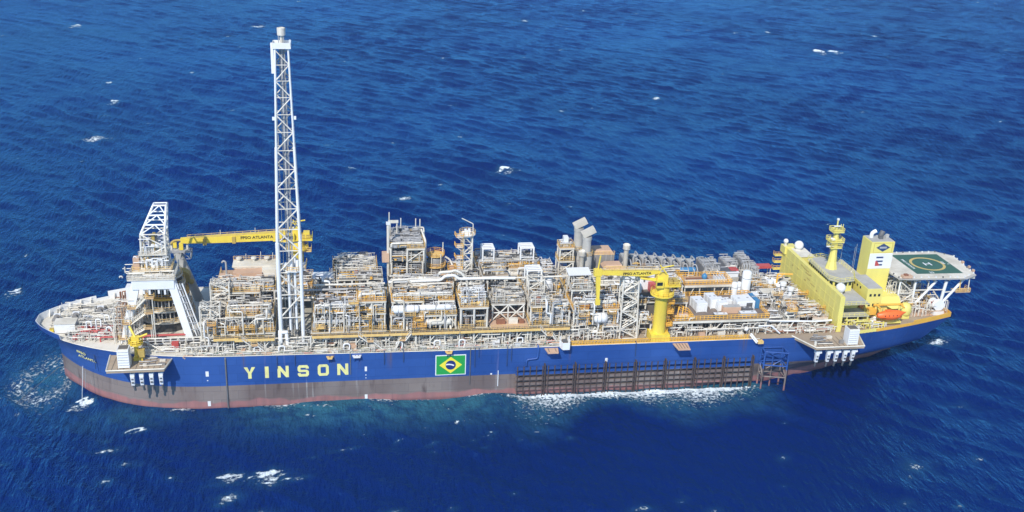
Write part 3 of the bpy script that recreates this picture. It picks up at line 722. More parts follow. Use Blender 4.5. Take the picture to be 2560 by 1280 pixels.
WG = ['white', 'pipe_grey', 'grey', 'cream', 'floor_tan', 'dark_grey', 'rail_yellow', 'rust', 'pipe_grey']
YG = ['white', 'orange_yellow', 'floor_tan', 'rust', 'pipe_grey', 'rail_yellow', 'cream']
GG = ['grey', 'pipe_grey', 'grey', 'white']
def module(name, label, cat, seed, decks, base=15.0, bay=4.6, r=.26, brace=.4, dens=1.0, frame='white', pw=None, group='process modules on the main deck', pal=WG, floor='floor_tan'):
    """decks: (z, x0, x1, y0, y1, headroom above, kind)"""
    rng = random.Random(seed)
    X0 = min(d[1] for d in decks); X1 = max(d[2] for d in decks); Y0 = min(d[3] for d in decks); Y1 = max(d[4] for d in decks)
    t = thing(name, label, cat, ((X0+X1)/2, (Y0+Y1)/2, base), group)
    done = {}
    for d in sorted(decks, key=lambda d: -d[0]):
        z, x0, x1, y0, y1, hd, kind = d
        nb = max(1, round((x1-x0)/bay)); ny = 1 if y1-y0 < 9 else 2
        xs = [x0+(x1-x0)*i/nb for i in range(nb+1)]; ys = [y0+(y1-y0)*i/ny for i in range(ny+1)]
        below = [e[0] for e in decks if e[0] < z-.5 and e[1] < x1 and e[2] > x0 and e[3] < y1 and e[4] > y0]
        zb = max(below) if below else base
        fl = {'t': 'floor_tan', 'p': 'floor_peach', 'g': 'grating', 'r': 'roof_grey', 'b': 'deck_brown', 'o': 'floor_tan', 'k': 'grating'}[kind[0]]
        back = []
        for i in range(nb):
            sb = 0 if ('n' in kind or hd <= 0 or (y1-y0) < 5 or rng.random() < .5) else rng.uniform(.8, 2.4)
            back.append(sb); f2 = fl if rng.random() < .5 else rng.choice(['grating', 'grating', 'grating', 'floor_tan', 'deck_tan', fl]); f2 = fl if hd <= 0 else f2
            box(t, 'floor_plate', f2, xs[i], xs[i+1], y0+sb, y1, z-.18+.002*(i % 2), z+.002*(i % 2))
        for i, x in enumerate(xs):
            for y in ys:
                xx = min(max(x, x0+r), x1-r); yy = min(max(y, y0+r), y1-r)
                bar(t, 'column', frame, (xx, yy, zb), (xx, yy, z-.18), r)
        em = 'cream' if 'y' in kind else frame
        box(t, 'beam', em, x0-.06, x1+.06, y1-.17, y1+.17, z-.62, z-.19)
        for i in range(nb): box(t, 'beam', em if back[i] == 0 else frame, xs[i]-.04, xs[i+1]-.05, y0+back[i]-.15, y0+back[i]+.15, z-.5-.12*(back[i] == 0), z-.19)
        for x in (x0, x1): box(t, 'beam', frame, x-.16, x+.16, y0+.2, y1-.2, z-.6, z-.19)
        for a, b in zip(xs[:-1], xs[1:]):
            if rng.random() < brace and z-zb > 2.5:
                q = rng.random(); p0, p1, p2 = (a, y0+.25, zb), ((a+b)/2, y0+.25, z-.6), (b, y0+.25, zb)
                if q < .4: bar(t, 'brace', frame, p0, p1, .15); bar(t, 'brace', frame, p2, p1, .15)
                else: bar(t, 'brace', frame, p0, (b, y0+.25, z-.6), .15)
        rm = 'white' if 'w' in kind else ('orange_yellow' if 'o' in kind else 'rail_yellow')
        if 'n' not in kind:
            run = [(x0, y1)]
            for i in range(nb): run += [(xs[i], y0+back[i]), (xs[i+1], y0+back[i])]
            rail(t, run+[(x1, y1)], z, rm)
            if rng.random() < .5: rail(t, [(x0, y1), (x1, y1)], z, rm)
        if hd > 0:
            area = (x1-x0)*(y1-y0); dd = dens*(1.5 if 'D' in kind else 1)*(.35 if 'L' in kind else 1)
            small_pipework(t, x0+.4, x1-.4, y0+.5, y1-.4, z, z+hd, rng, int(area*.95*dd), pw or rng.choice(['white', 'white', 'clean_white']))
            small_pipework(t, x0+.4, x1-.4, y0+.8, y1-.4, z, z+hd*.9, rng, int(area*.52*dd), 'pipe_grey', .08, .17)
            small_pipework(t, x0+.4, x1-.4, y0+.5, y1-.4, z, z+hd*.6, rng, int(area*.42*dd), rng.choice(['rail_yellow', 'orange_yellow', 'orange_yellow']), .06, .13, 'access_steps')
            small_pipework(t, x0+.4, x1-.4, y0+2.2, y1-.4, z, z+hd, rng, int(area*.16*dd), 'equip_dark', .12, .3, 'small_fittings')
            equip(t, x0, x1, y0, y1, z, hd, rng, int(area/15*dd)+1, pal if 'o' not in kind else YG)
            if hd > 2.3 and 'L' not in kind:
                for j in range(nb*2):
                    x = x0+(x1-x0)*(j+.5)/(nb*2)
                    if rng.random() < .6: bar(t, 'post', rng.choice([frame, frame, 'cream']), (x, y0+.35, z), (x, y0+.35, z+hd*rng.uniform(.75, 1.02)), .12)
                if rng.random() < .7: bar(t, 'frame_beam', frame, (x0+.4, y0+.5, z+hd*.55), (x0+(x1-x0)*rng.uniform(.5, 1), y0+.5, z+hd*.55), .13)
            # cable tray or header along the front of the bay
            if rng.random() < .75:
                zz = z+hd*rng.uniform(.45, .8); yy = y0+rng.uniform(.6, 1.6)
                pipe(t, 'header_pipe', rng.choice(['white', 'pipe_grey', 'white']), [(x0+.5, yy, z+.2), (x0+.5, yy, zz), (x1-.6, yy, zz), (x1-.6, yy+1.2, zz), (x1-.6, yy+1.2, z)], rng.uniform(.2, .34))
            if x1-x0 > 8 and rng.random() < .7: ladder(t, rng.uniform(x0+1, x1-1), y0+.25, zb, z, 'rail_yellow')
    # risers, ladders and small landings climbing the near face across the decks
    front = [d for d in decks if d[3] < Y0+3.5 and d[5] > 0]
    zt = max(d[0]+d[5]*.6 for d in front) if front else base
    if front and 'L' not in front[0][6] and X1-X0 > 5:
        for i in range(int((X1-X0)/1.7*dens)):
            x = rng.uniform(X0+.4, X1-.4); y = Y0-rng.uniform(.25, .7); za = rng.choice([base+.2, base+5, base+5.2, base+7]); zb = min(zt, za+rng.uniform(2.5, 9)); r_ = rng.choice([.1, .13, .16, .22, .3]); L = rng.uniform(.8, 3.2)*rng.choice((-1, 1)); x2 = min(max(x+L, X0+.3), X1-.3)
            m_ = rng.choice(['white', 'clean_white', 'white', 'pipe_grey', 'cream'])
            if rng.random() < .5: pipe(t, 'riser_pipe', m_, [(x, y, za), (x, y, zb), (x2, y, zb), (x2, y+rng.uniform(1, 2.4), zb)], r_, 6)
            else: pipe(t, 'riser_pipe', m_, [(x, y+1.5, za), (x, y, za), (x, y, (za+zb)/2), (x2, y, (za+zb)/2), (x2, y, zb), (x2, y+1.6, zb)], r_, 6)
        for i in range(max(1, int((X1-X0)/6))):
            x = rng.uniform(X0+1.2, X1-1.2); z = base+rng.uniform(6, max(6.5, zt-base-1.5)); w = rng.uniform(.7, 1.5)
            box(t, 'landing', rng.choice(['floor_tan', 'grating', 'rail_yellow']), x-w, x+w, Y0-1.5, Y0-.2, z-.1, z); rail(t, [(x-w, Y0-.2), (x-w, Y0-1.5), (x+w, Y0-1.5), (x+w, Y0-.2)], z, rng.choice(['orange_yellow', 'rail_yellow']), th=.07)
            if rng.random() < .7: ladder(t, x+w-.4, Y0-1.2, max(base+5, z-4), z+.9, 'orange_yellow')
    return t
# one module per block, from the bow aft: near row then middle and far row
PM = 'process module'
module('process_module', 'near module aft of the turret, rows of white pipes below a tan house', PM, 11,
       [(20, 47, 66, -18.5, -2, 4.2, 'gy'), (24.6, 53, 65.6, -17.5, -10, 3.4, 'ty'), (28.3, 49, 66, -9.5, -2, 2.6, 't')], dens=1.25)
tt = module('process_module', 'far module topped by a tan house with three roof vents, left of flare tower', PM, 12,
       [(20, 48, 66, 3, 16, 4, 'g'), (24.8, 49, 66, 3, 15, 0, 't')])
box(tt, 'equipment_house', 'floor_peach', 53.2, 61.5, 5.5, 13.6, 24.8, 27.6); box(tt, 'equipment_house', 'cream', 61.5, 66, 6.5, 13.6, 24.8, 28.2)
box(tt, 'roof', 'cream', 52.8, 66.4, 9, 14.2, 28.0, 28.4); box(tt, 'house_wall', 'cream', 53, 61.6, 9.2, 13.8, 27.6, 28.0); rail(tt, [(52.8, 14.2), (66.4, 14.2)], 28.4, 'rail_yellow')
for x in (54.5, 58.8, 62.6):
    m = MB(); m.lathe((x, 13, 28.4), [(.35, 0), (.35, .8), (.85, .8), (.85, 1.2), (.1, 1.35)], 10); m.out('roof_vent', 'white', tt)
for x, h in ((56.5, 2), (60.8, 2.6), (64.3, 2.2), (65.5, 1.6)): bar(tt, 'post', 'white', (x, 13.9, 28.4), (x, 13.9, 28.4+h), .09)
for x in (55, 57.5, 60): box(tt, 'house_panel', 'white', x-.8, x+.8, 9.1, 9.2, 27.65, 27.95)
pipe(tt, 'gooseneck_vent', 'pipe_grey', [(51.5, 5.2, 24.8), (51.5, 5.2, 31.4), (50.8, 5.2, 31.8), (50.4, 5.2, 31.2)], .28); box(tt, 'equipment_house', 'floor_peach', 49.4, 52.2, 4, 7, 24.8, 27.2)
for k, (x0, x1, y, z0, z1) in enumerate(((46.2, 51.4, -16.8, 15, 27.4), (48.6, 53.6, -10.5, 20, 31.5))):
    t = thing('stair_tower', ['low white lattice stair tower beside the turret, near side', 'taller white lattice stair tower behind the low one beside the turret'][k], 'stair tower', (x0+2, y, z0))
    lattice(t, (x0, x1, y, y+3), (x0, x1, y, y+3), z0, z1, 5, .22, .13)
    for j in range(5):
        za = z0+(z1-z0)*j/5; zb = z0+(z1-z0)*(j+1)/5
        stair(t, (x0+.6 if j % 2 else x1-.6, y+1.5, za), (x1-.6 if j % 2 else x0+.6, y+1.5, zb), 1.2)
module('process_module', 'near module right of the flare tower with open lower bays', PM, 21,
       [(20, 76, 96.3, -19.5, -8, 4.6, 'gy'), (25, 76.5, 96.2, -19, -9, 3.2, 'ty'), (28.6, 88.5, 96.3, -19, -12, 3, 'oyD')], dens=1.1)
module('process_module', 'middle module right of the flare tower with crossed white braces on its upper frame', PM, 22,
       [(20, 76.5, 96, -7.5, 0, 4.5, 'g'), (25, 76.5, 96, -7.5, 0, 4, 'g'), (29.8, 83, 96, -7, 0, 1.6, 'gwL')], brace=1, dens=.8)
tt = module('process_module', 'far module right of the flare tower with a rail-edged vent deck on top', PM, 23,
       [(20, 77, 96, 1.5, 14, 4, 'g'), (24, 81, 96, 2, 14, 3, 'ty'), (27.9, 82, 95, 3, 14, 2.6, 'tyD')], pal=WG)
for x in (84.5, 87.2, 90.5):
    m = MB(); m.lathe((x, 11, 27.9), [(.4, 0), (.4, 1.9), (.9, 1.9), (.9, 2.4), (.1, 2.6)], 10); m.out('roof_vent', 'white', tt)
t = thing('shelter', 'small white pitched-roof shelter behind the flare tower, low deck', 'shelter', (79, 3, 20))
box(t, 'wall', 'white', 76.3, 82.2, 3, 7, 24.2, 26.6); box(t, 'roof', 'clean_white', 76, 82.4, 2.6, 5, 26.6, 26.85, rx=R(10)); box(t, 'roof', 'clean_white', 76, 82.4, 5, 7.4, 26.6, 26.85, rx=R(-10))
box(t, 'plinth', 'grating', 76.1, 82.3, 2.8, 7.2, 20, 24.2); [box(t, 'panel_joint', 'pipe_grey', x-.05, x+.05, 2.95, 3.0, 24.3, 26.5) for x in (78.2, 80.2)]
t3 = module('process_module', 'long near module with white horizontal drums, above the painted flag', PM, 31,
       [(20, 97.5, 116, -19.5, -10, 3.6, 'gy'), (24, 97.5, 116, -19.3, -10, 3.2, 'tyD'), (27.6, 98, 115.5, -17.5, -10.5, 2.6, 'oy')], dens=1.15)
vessel(t3, 'separator_drum', 'clean_white', (101.8, -19.0, 25.8), 1.15, 7.4); vessel(t3, 'separator_drum', 'clean_white', (110, -18.2, 25.7), .85, 9)
vessel(t3, 'separator_drum', 'white', (110.5, -19.0, 21.6), .9, 8)
module('process_module', 'middle module under the big white header pipe, in front of the cooler tower', PM, 32,
       [(20, 97.5, 116, -9, -1.5, 4.5, 'g'), (25, 97.5, 116, -9, -1.5, 3.4, 'ty'), (29.2, 97.6, 116, -9, -3, 1.2, 'gwn')], dens=.9)
t = module('cooler_tower', 'tall white-framed tower with grey coolers on top, left of the lattice mast', 'cooler tower', 33,
       [(20, 98.6, 108.3, 0, 14, 6, 'g'), (28, 98.6, 108.3, 0, 14, 3.4, 'gy'), (32.2, 98.6, 108.3, 0, 14, 3.4, 'gy'), (36.5, 98.4, 108.6, 0, 15, 1.6, 'ryD')], bay=4.8, r=.3, brace=.2, group=None, pal=GG, pw='pipe_grey')
for i in range(3):
    for j in range(3): box(t, 'cooler_unit', 'grey', 99.4+i*3, 102+i*3, 1.6+j*4.3, 5.2+j*4.3, 36.5, 37.3+.3*((i+j) % 2)); m = MB(); m.lathe((100.7+i*3, 3.4+j*4.3, 37.3), [(1.05, 0), (1.05, .75), (.9, .75), (.9, .4)], 12); m.out('fan_ring', 'pipe_grey', t)
for x, h in ((99, 42.5), (102.5, 40.6), (107, 40.4), (108.3, 40.2)): bar(t, 'post', 'white', (x, 14.6, 36.5), (x, 14.6, h), .16)
bar(t, 'vent_stack', 'white', (98, 1.5, 20), (98, 1.5, 43.5), .42); box(t, 'stack_cap', 'clean_white', 97.4, 98.6, .9, 2.1, 43.5, 44.1); bar(t, 'column', 'white', (98.9, 9, 36.5), (98.9, 9, 41.5), .3); box(t, 'beam', 'white', 98.4, 101.4, 8.6, 9.4, 41.2, 41.9); bar(t, 'column', 'white', (101, 9, 36.5), (101, 9, 41.2), .2)
box(t, 'side_cabin', 'floor_peach', 96.2, 98.2, .5, 3, 32, 34.6); pipe(t, 'riser', 'white', [(108.9, 2, 28), (108.9, 2, 38), (108, 6, 40)], .3)
pipe(t, 'riser', 'white', [(108.9, 5, 20), (108.9, 5, 37), (108.9, 9, 39.6), (108, 9, 39.6)], .22)
t = thing('scrubber_column', 'stout brown-grey scrubber column ringed by yellow platforms, right of the cooler tower', 'process column', (112.3, 6, 20))
vessel(t, 'shell', 'grey', (112.3, 6, 26), 2.3, 12, 'z', False); 
for z, rr in ((25.4, 3.3), (28.6, 3.1), (31.9, 2.7)):
    m = MB(); m.lathe((112.3, 6, z), [(2.2, 0), (rr, 0), (rr, .2), (2.2, .2)], 18); m.out('ring_platform', 'rail_yellow', t); rail(t, [(112.3+rr*math.cos(a), 6+rr*math.sin(a)) for a in np.linspace(0, 6.28, 13)[:-1]], z+.2, 'orange_yellow', closed=True)
for i in range(6): a = i*1.05; bar(t, 'nozzle_pipe', 'white', (112.3+2.7*math.cos(a), 6+2.7*math.sin(a), 20), (112.3+2.7*math.cos(a), 6+2.7*math.sin(a), 31+(i % 3)), .14)
bar(t, 'post', 'white', (114.6, 7, 31), (114.6, 7, 35.4), .15)
pipe(t, 'nozzle_pipe', 'white', [(115, 4, 32), (116.5, 4, 31), (117.5, 3, 28.5), (118, 2, 26), (118, 2, 20)], .3)
t = thing('platform_basket', 'small yellow access basket on a white post between scrubber column and stair mast', 'access platform', (117, 3, 20))
bar(t, 'post', 'white', (117, 3, 20), (117, 3, 28), .3); box(t, 'floor', 'rail_yellow', 115.8, 118.2, 2, 4.2, 28, 28.2); rail(t, [(115.8, 2), (118.2, 2), (118.2, 4.2), (115.8, 4.2)], 28.2, 'orange_yellow', closed=True, h=1.6); box(t, 'post_box', 'floor_peach', 116.2, 117.5, 2.4, 3.4, 28.2, 29.6)
# lattice stair mast
t = thing('lattice_mast', 'slim white lattice mast with round top platform, small davit and yellow caged ladders', 'lattice mast', (121.5, 3.5, 20))
lattice(t, (120.1, 122.9, 2.2, 5), (120.3, 122.8, 2.3, 4.8), 20, 39, 7, .24, .17)
m = MB(); m.lathe((121.4, 3.4, 39), [(.2, 0), (2.2, 0), (2.5, .5), (2.35, .5), (2.1, .12), (.2, .12)], 20); m.out('top_platform', 'clean_white', t)
rail(t, [(121.4+2.4*math.cos(a), 3.4+2.4*math.sin(a)) for a in np.linspace(0, 6.28, 13)[:-1]], 39.4, 'rail_yellow', closed=True)
for x, h in ((120.8, 1.8), (121.4, 1.4), (121.9, 1.9)): box(t, 'beacon', 'clean_white', x-.3, x+.3, 3, 3.7, 39.1, 39.1+h)
pipe(t, 'davit', 'white', [(123, 3, 39.4), (123, 3, 42.6), (119.6, 3, 44.4)], .14)
ladder(t, 119.7, 2, 20, 39.5, 'rail_yellow')
for z in (25, 28.6, 32.2, 35.8, 39):
    m = MB(); m.box(117.9, 120, 1.4, 3.6, z-.1, z+.08); m.out('landing', 'clean_white', t); rail(t, [(120, 1.4), (117.9, 1.4), (117.7, 3.6)], z, 'orange_yellow', th=.09)
    bar(t, 'landing_strut', 'white', (118.1, 1.6, z), (120, 2, z-1.6), .1)
module('process_module', 'narrow near module of bundled grey risers standing right of the flag line', PM, 41,
       [(20, 116.6, 124.8, -20.5, -12, 5, 'gL'), (26.4, 116.8, 124.8, -20.3, -12.5, 4.4, 'tyD'), ], r=.3, dens=1.1, brace=.1)
module('process_module', 'middle module packed with upright grey pipes below the lattice mast', PM, 42,
       [(20, 117, 124.5, -11.5, -1, 6, 'g'), (26, 117, 124.5, -11.5, -1, 4.5, 'gD')], dens=1.2)
t5 = module('process_module', 'near module with a bold white cross-braced frame above an open tan floor', PM, 51,
       [(20, 125.6, 136.4, -21.5, -8, 0, 'pn'), (25.3, 126.4, 136, -16, -8, 3.6, 'gwD')], bay=4.8, brace=0, dens=1)
for a, b in ((126.5, 131.2), (131.2, 135.9)):
    for za, zb in ((20, 24.8),):
        bar(t5, 'brace', 'white', (a, -16, za), (b, -16, zb), .2); bar(t5, 'brace', 'white', (b, -16, za), (a, -16, zb), .2)
bar(t5, 'beam', 'white', (126.4, -16, 22.4), (136, -16, 22.4), .18)
box(t5, 'equipment_cabinet', 'rust', 127.5, 130, -18.8, -17.6, 20, 21.2); box(t5, 'equipment_cabinet', 'cream', 131, 133.6, -18.6, -17.6, 20, 21.6); box(t5, 'equipment_cabinet', 'rust', 134, 135.5, -18.6, -17.4, 20, 21)
rail(t5, [(125.6, -21.5), (136.4, -21.5)], 20, 'rail_yellow')
t = module('process_module', 'middle module with a tall white box frame, right of the lattice mast', PM, 52,
       [(20, 124.8, 133, -6, 3, 3.6, 'g'), (25, 125, 133, -6, 2, 4, 'gwn'), (29.8, 125, 132.6, -6, 2, 1.6, 'gwn')], brace=1, r=.28, bay=4, dens=.7)
def portal(t, x0, x1, y0, y1, z0, z1, slope=0):
    for x in (x0, x1):
        for y in (y0, y1): bar(t, 'portal_leg', 'clean_white', (x, y, z0), (x, y, z1), .26)
        bar(t, 'portal_beam', 'clean_white', (x, y0, z1), (x, y1, z1), .26)
    for k in range(4): y = y0+(y1-y0)*k/3; bar(t, 'portal_beam', 'clean_white', (x0, y, z1), (x1, y, z1), .24)
    bar(t, 'portal_beam', 'clean_white', (x0, y0, (z0+z1)/2), (x1, y0, (z0+z1)/2), .15)
t = module('process_module', 'far module carrying two white portal frames on its pipe deck', PM, 53,
       [(20, 125, 144.5, 4, 16, 3, 'g'), (23.6, 125, 144.5, 4, 16, 3, 'ty'), (27.4, 125, 144.5, 5, 16, 2.6, 'tyD')], dens=.9)
portal(t, 126.6, 130, 6, 10, 27.4, 33.4); portal(t, 138.2, 142.2, 6, 10, 27.4, 33.4)
vessel(t, 'pressure_vessel', 'white', (135, 5, 25.4), .9, 8)
t = module('process_module', 'near module with orange-railed decks under white box frames, left of near crane tip', PM, 61,
       [(20, 137, 148.4, -20, -8, 3.2, 'gy'), (23.6, 143, 148.6, -19.5, -10, 3, 'oy'), (25.6, 137, 142.8, -19, -9, 3, 'gw')], dens=1.1)
portal(t, 137.6, 141.8, -9, -5, 26, 32.2); lattice(t, (137.4, 142, -13, -9.4), (137.4, 142, -13, -9.4), 25.6, 31, 2, .22, .14)
t = module('process_module', 'middle module of crowded pipes and a white upright drum behind the orange-railed decks', PM, 62,
       [(20, 137, 148.5, -7, 3, 4.4, 'g'), (25, 137, 148.5, -7, 3, 3.6, 'gyD')], dens=1.1)
vessel(t, 'column_vessel', 'clean_white', (144.6, -6.4, 27), 1.1, 4.6, 'z', False)
t = module('process_module', 'near module behind the yellow deck railing with a white compressor under a tan floor', PM, 71,
       [(19.2, 149.4, 163, -20, -9, 4, 'gw'), (24, 149.6, 163, -19, -9, 3.2, 'oy'), (28.6, 149.6, 156, -15, -8, 3, 'tw')], dens=1.0)
vessel(t, 'compressor_drum', 'clean_white', (157.6, -19.4, 21.4), 1.5, 4.2)
box(t, 'shelter_roof', 'clean_white', 149.2, 156, -12, -7.6, 31.8, 32.1, rx=R(6)); [bar(t, 'column', 'white', (x, y, 28.6), (x, y, 31.8), .2) for x in (149.5, 155.7) for y in (-11.6, -8)]
module('process_module', 'middle module with grey-blue pumps behind the yellow knuckle boom', PM, 72,
       [(20, 149.5, 163, -7, 3, 4, 'g'), (24.6, 150, 170, -6.5, 3, 3, 'gyD')], pal=GG, dens=.9)
t = module('service_tower', 'narrow white tower of stacked decks left of the grey exhaust stacks', 'service tower', 73,
       [(20, 149.8, 154.8, 5, 9.5, 3, 'g'), (25, 149.8, 154.8, 5, 9.5, 3, 'gw'), (29.4, 149.8, 154.8, 5, 9.5, 3, 'ty'), (33.6, 150, 154.6, 5, 9, 2, 'ty')], bay=5, brace=1, group=None, dens=.8)
box(t, 'cabinet', 'clean_white', 151.4, 152.8, 6, 8, 33.6, 36.6)

module('process_module', 'low far module in the gap directly behind the flare tower', PM, 110, [(20, 66.8, 76, 3, 14, 3, 'g'), (23.6, 66.8, 76, 4, 14, 2.2, 'ty')], dens=.9)
module('process_module', 'low far module filling the gap behind the scrubber column and lattice mast', PM, 111, [(20, 109, 124.5, 7, 16, 3.4, 'g'), (24.4, 109, 124.5, 8, 16, 2.6, 'tyD')], dens=1)
module('process_module', 'low far module between the portal frames and the narrow service tower', PM, 112, [(20, 144.8, 149.5, 4, 15, 3.4, 'g'), (24.4, 144.8, 149.5, 4, 15, 2.8, 'gyD')], dens=1.1)
# exhaust stacks with tilted hoods
for k, (x, y, zt) in enumerate(((156.8, 10, 39.6), (158.3, 5, 38.6))):
    t = thing('exhaust_stack', ['taller grey exhaust stack with a tilted box hood, rear of the pair', 'nearer grey exhaust stack with a tilted box hood, front of the pair'][k], 'exhaust stack', (x, y, 20), 'grey exhaust stacks')
    m = MB(); m.lathe((x, y, 20), [(1.9, 0), (1.9, 11), (1.35, 12.5), (1.35, zt-22.4), (1.5, zt-22.4), (1.5, zt-21.4), (1.3, zt-21.4)], 16); m.out('stack', 'roof_grey', t, True)
    m = MB(); m.box(-2.1, 2.1, -1.3, 1.3, -.75, .75); o = m.out('hood', 'hood_tan', t); o.matrix_basis = Matrix.Translation((x+.3, y, zt)) @ Matrix.Rotation(R(-27), 4, 'Y'); W[o] = o.matrix_basis.copy()
    m = MB(); m.box(1.4, 2.0, -1.2, 1.2, -.6, .6); 
    for z in (28, 31.2):
        m = MB(); m.lathe((x, y, z), [(1.36, 0), (1.95, 0), (1.95, .25), (1.36, .25)], 16); m.out('stack_band', 'pipe_grey', t)
    rail(t, [(x+2.1*math.cos(a), y+2.1*math.sin(a)) for a in np.linspace(0, 6.28, 9)[:-1]], 31.4, 'rail_yellow', closed=True)
for k, (x, y, zb, zt) in enumerate(((156.3, 2, 20, 33.8), (171.9, 8, 20, 33.2))):
    t = thing('vent_mushroom', ['white mushroom-headed vent pipe below the exhaust stacks', 'white mushroom-headed vent pipe standing alone right of the tan houses'][k], 'vent pipe', (x, y, zb), 'mushroom-headed vent pipes')
    m = MB(); m.lathe((x, y, zb), [(.75, 0), (.75, zt-zb-2), (1.05, zt-zb-1.6), (1.15, zt-zb-.2), (.9, zt-zb), (.8, zt-zb-.4)], 14); m.out('pipe', 'white', t, True)
    m = MB(); m.lathe((x, y, zt-.6), [(.76, -1), (1.2, -1), (1.2, -.85), (.76, -.85)], 14); m.out('collar', 'pipe_grey', t)
# tan roofed houses
for k, (x0, x1, y0, y1, z0, z1) in enumerate(((161.5, 168.5, 9, 15, 20, 30.6), (164, 170.6, 3.5, 8.6, 20, 27.8))):
    t = thing('turbine_house', ['tan-roofed grey turbine house beside the exhaust stacks, farther of two', 'tan-roofed grey turbine house beside the exhaust stacks, nearer of two'][k], 'turbine house', (x0, y0, z0), 'tan-roofed turbine houses')
    box(t, 'wall', 'grey', x0, x1, y0, y1, z0, z1-1.2)
    m = MB(); a = .9; m.add([(x0, y0, z1-1.2), (x1, y0, z1-1.2), (x1, y1, z1-1.2), (x0, y1, z1-1.2), (x0+a, y0+a, z1), (x1-a, y0+a, z1), (x1-a, y1-a, z1), (x0+a, y1-a, z1)], [(4, 5, 6, 7), (0, 1, 5, 4), (1, 2, 6, 5), (2, 3, 7, 6), (3, 0, 4, 7)]); m.out('roof', 'floor_peach', t)
    for i in range(4): x = x0+1+(x1-x0-2)*i/3; box(t, 'panel_rib', 'pipe_grey', x-.1, x+.1, y0-.12, y0, z1-5, z1-1.2)
    rail(t, [(x0, y0), (x1, y0)], z1-1.2, 'rail_yellow')
# grey engine exhaust ducts
for i in range(8):
    x = 173+i*3.05; y = 12.5-.25*i; z = 28.4-.25*i
    t = thing('exhaust_duct', NTH+' grey hooped exhaust duct from the vent pipe in the far row' if (NTH := ['first', 'second', 'third', 'fourth', 'fifth', 'sixth', 'seventh', 'eighth'][i]) else '', 'exhaust duct', (x, y, 20), 'grey exhaust ducts in the far row')
    box(t, 'silencer', 'grey', x-1.0, x+1.0, y-1, y+3.4, 20, z-1.6); pipe(t, 'hoop', 'pipe_grey', [(x-.6, y-1.2, 20), (x-.6, y-1.2, z), (x+.8, y-1.2, z), (x+.8, y+2.5, z), (x+.8, y+2.5, z-2)], .26)
    small_pipework(t, x-1.4, x+1.4, y-3.6, y-1, 20, z-2, random.Random(i+40), 16, ['white', 'rail_yellow', 'floor_tan'][i % 3], .07, .15); box(t, 'duct_top', 'roof_grey', x-.85, x+.85, y-.6, y+3, z-1.6, z-1.1)
    pipe(t, 'hoop', 'pipe_grey', [(x+.2, y-1.6, 22), (x+.2, y-1.6, z-1.4), (x+1.2, y-1.6, z-1.4), (x+1.2, y-3.4, z-2.4), (x+1.2, y-3.4, 20)], .2)
module('power_module', 'grey power module in front of the hooped exhaust ducts', PM, 81,
       [(20, 171, 197, 5, 10.5, 3.4, 'g'), (24, 172, 190, 4.5, 9, 2.4, 'gyD')], pal=GG, frame='pipe_grey', dens=1, pw='pipe_grey')
for k, (x0, x1, y0, y1, z0, z1) in enumerate(((197.5, 203.0, 7, 15, 20, 25.0), (205.5, 209.5, 9, 16, 20, 24.8), (210.4, 213.5, 8, 16, 17, 25.8), (214.2, 217, 9, 16, 16, 22.6))):
    t = thing('air_cooler_block', ['broad grey louvred cooler block at the end of the exhaust duct row', 'low grey cooler block with a white front, second of the aft far row', 'tall grey ribbed duct block third of the aft far row', 'small grey ribbed block nearest the yellow house in the far row'][k], 'cooler block', (x0, y0, z0), 'grey cooler blocks in the far row')
    box(t, 'casing', 'grey', x0, x1, y0, y1, z0, z1)
    for i in range(int((x1-x0)/.9)): x = x0+.45+i*.9; box(t, 'rib', 'pipe_grey', x-.14, x+.14, y0-.2, y1, z1, z1+.3)
    for i in range(5): z = z0+1+(z1-z0-1.5)*i/4; box(t, 'louvre', 'pipe_grey', x0+.3, x1-.3, y0-.2, y0, z, z+.4)
    small_pipework(t, x0-.4, x1+.4, y0-1.5, y0-.2, z0, z1, random.Random(k), 40, 'white', .07, .15); small_pipework(t, x0, x1, y0, y1, z1, z1+1.4, random.Random(k+9), 40, 'pipe_grey', .08, .2)
    for i in range(3): x = x0+.6+i*(x1-x0-1.2)/2; pipe(t, 'duct_pipe', 'pipe_grey', [(x, y0-.7, z0), (x, y0-.7, z1-.6), (x, y0+1, z1+.5), (x, y1-1, z1+.5)], .22)
t = thing('red_locker', 'red fire locker between the grey cooler blocks in the far row', 'locker', (207, 7, 20))
box(t, 'body', 'red', 206, 208.4, 5.5, 8, 20, 24.4); box(t, 'lid', 'red', 205.9, 208.5, 5.4, 8.1, 24.4, 24.6); box(t, 'stand', 'white', 206, 208.4, 4.6, 5.4, 20, 22.5)

# ------------------------------------------------------------------ central pipe rack
t = thing('pipe_rack', 'long raised pipe rack with a big white header over the deck middle', 'pipe rack', (105, -9, 20))
pipe(t, 'header_pipe', 'clean_white', [(97.5, -9.4, 30.0), (112.5, -9.4, 30.2), (113.4, -9.4, 31.4), (116.4, -9.4, 31.6), (117.4, -9.4, 30.4), (126, -9.4, 30.4), (134, -9.4, 30.2)], .42, 10)
pipe(t, 'header_pipe', 'white', [(98.5, -9.9, 25), (98.5, -9.9, 30.8), (103, -9.9, 30.8), (104, -9.9, 29.4), (115, -9.9, 29.4)], .3)
pipe(t, 'header_pipe', 'white', [(112, -9, 31.8), (112, -9, 32.4), (115.5, -9, 32.6), (116.5, -9, 33), (118.4, -9, 32), (119.5, -9, 30.5)], .4)
pipe(t, 'header_pipe', 'white', [(76.5, -8.3, 29.2), (96.5, -8.3, 29.2)], .3); pipe(t, 'header_pipe', 'pipe_grey', [(66, -9, 28), (97, -9, 28)], .35); pipe(t, 'header_pipe', 'white', [(66, -10.2, 26.2), (77, -10.2, 26.2)], .3)
pipe(t, 'header_pipe', 'white', [(120, -8, 29.6), (150, -8, 29.8)], .3)
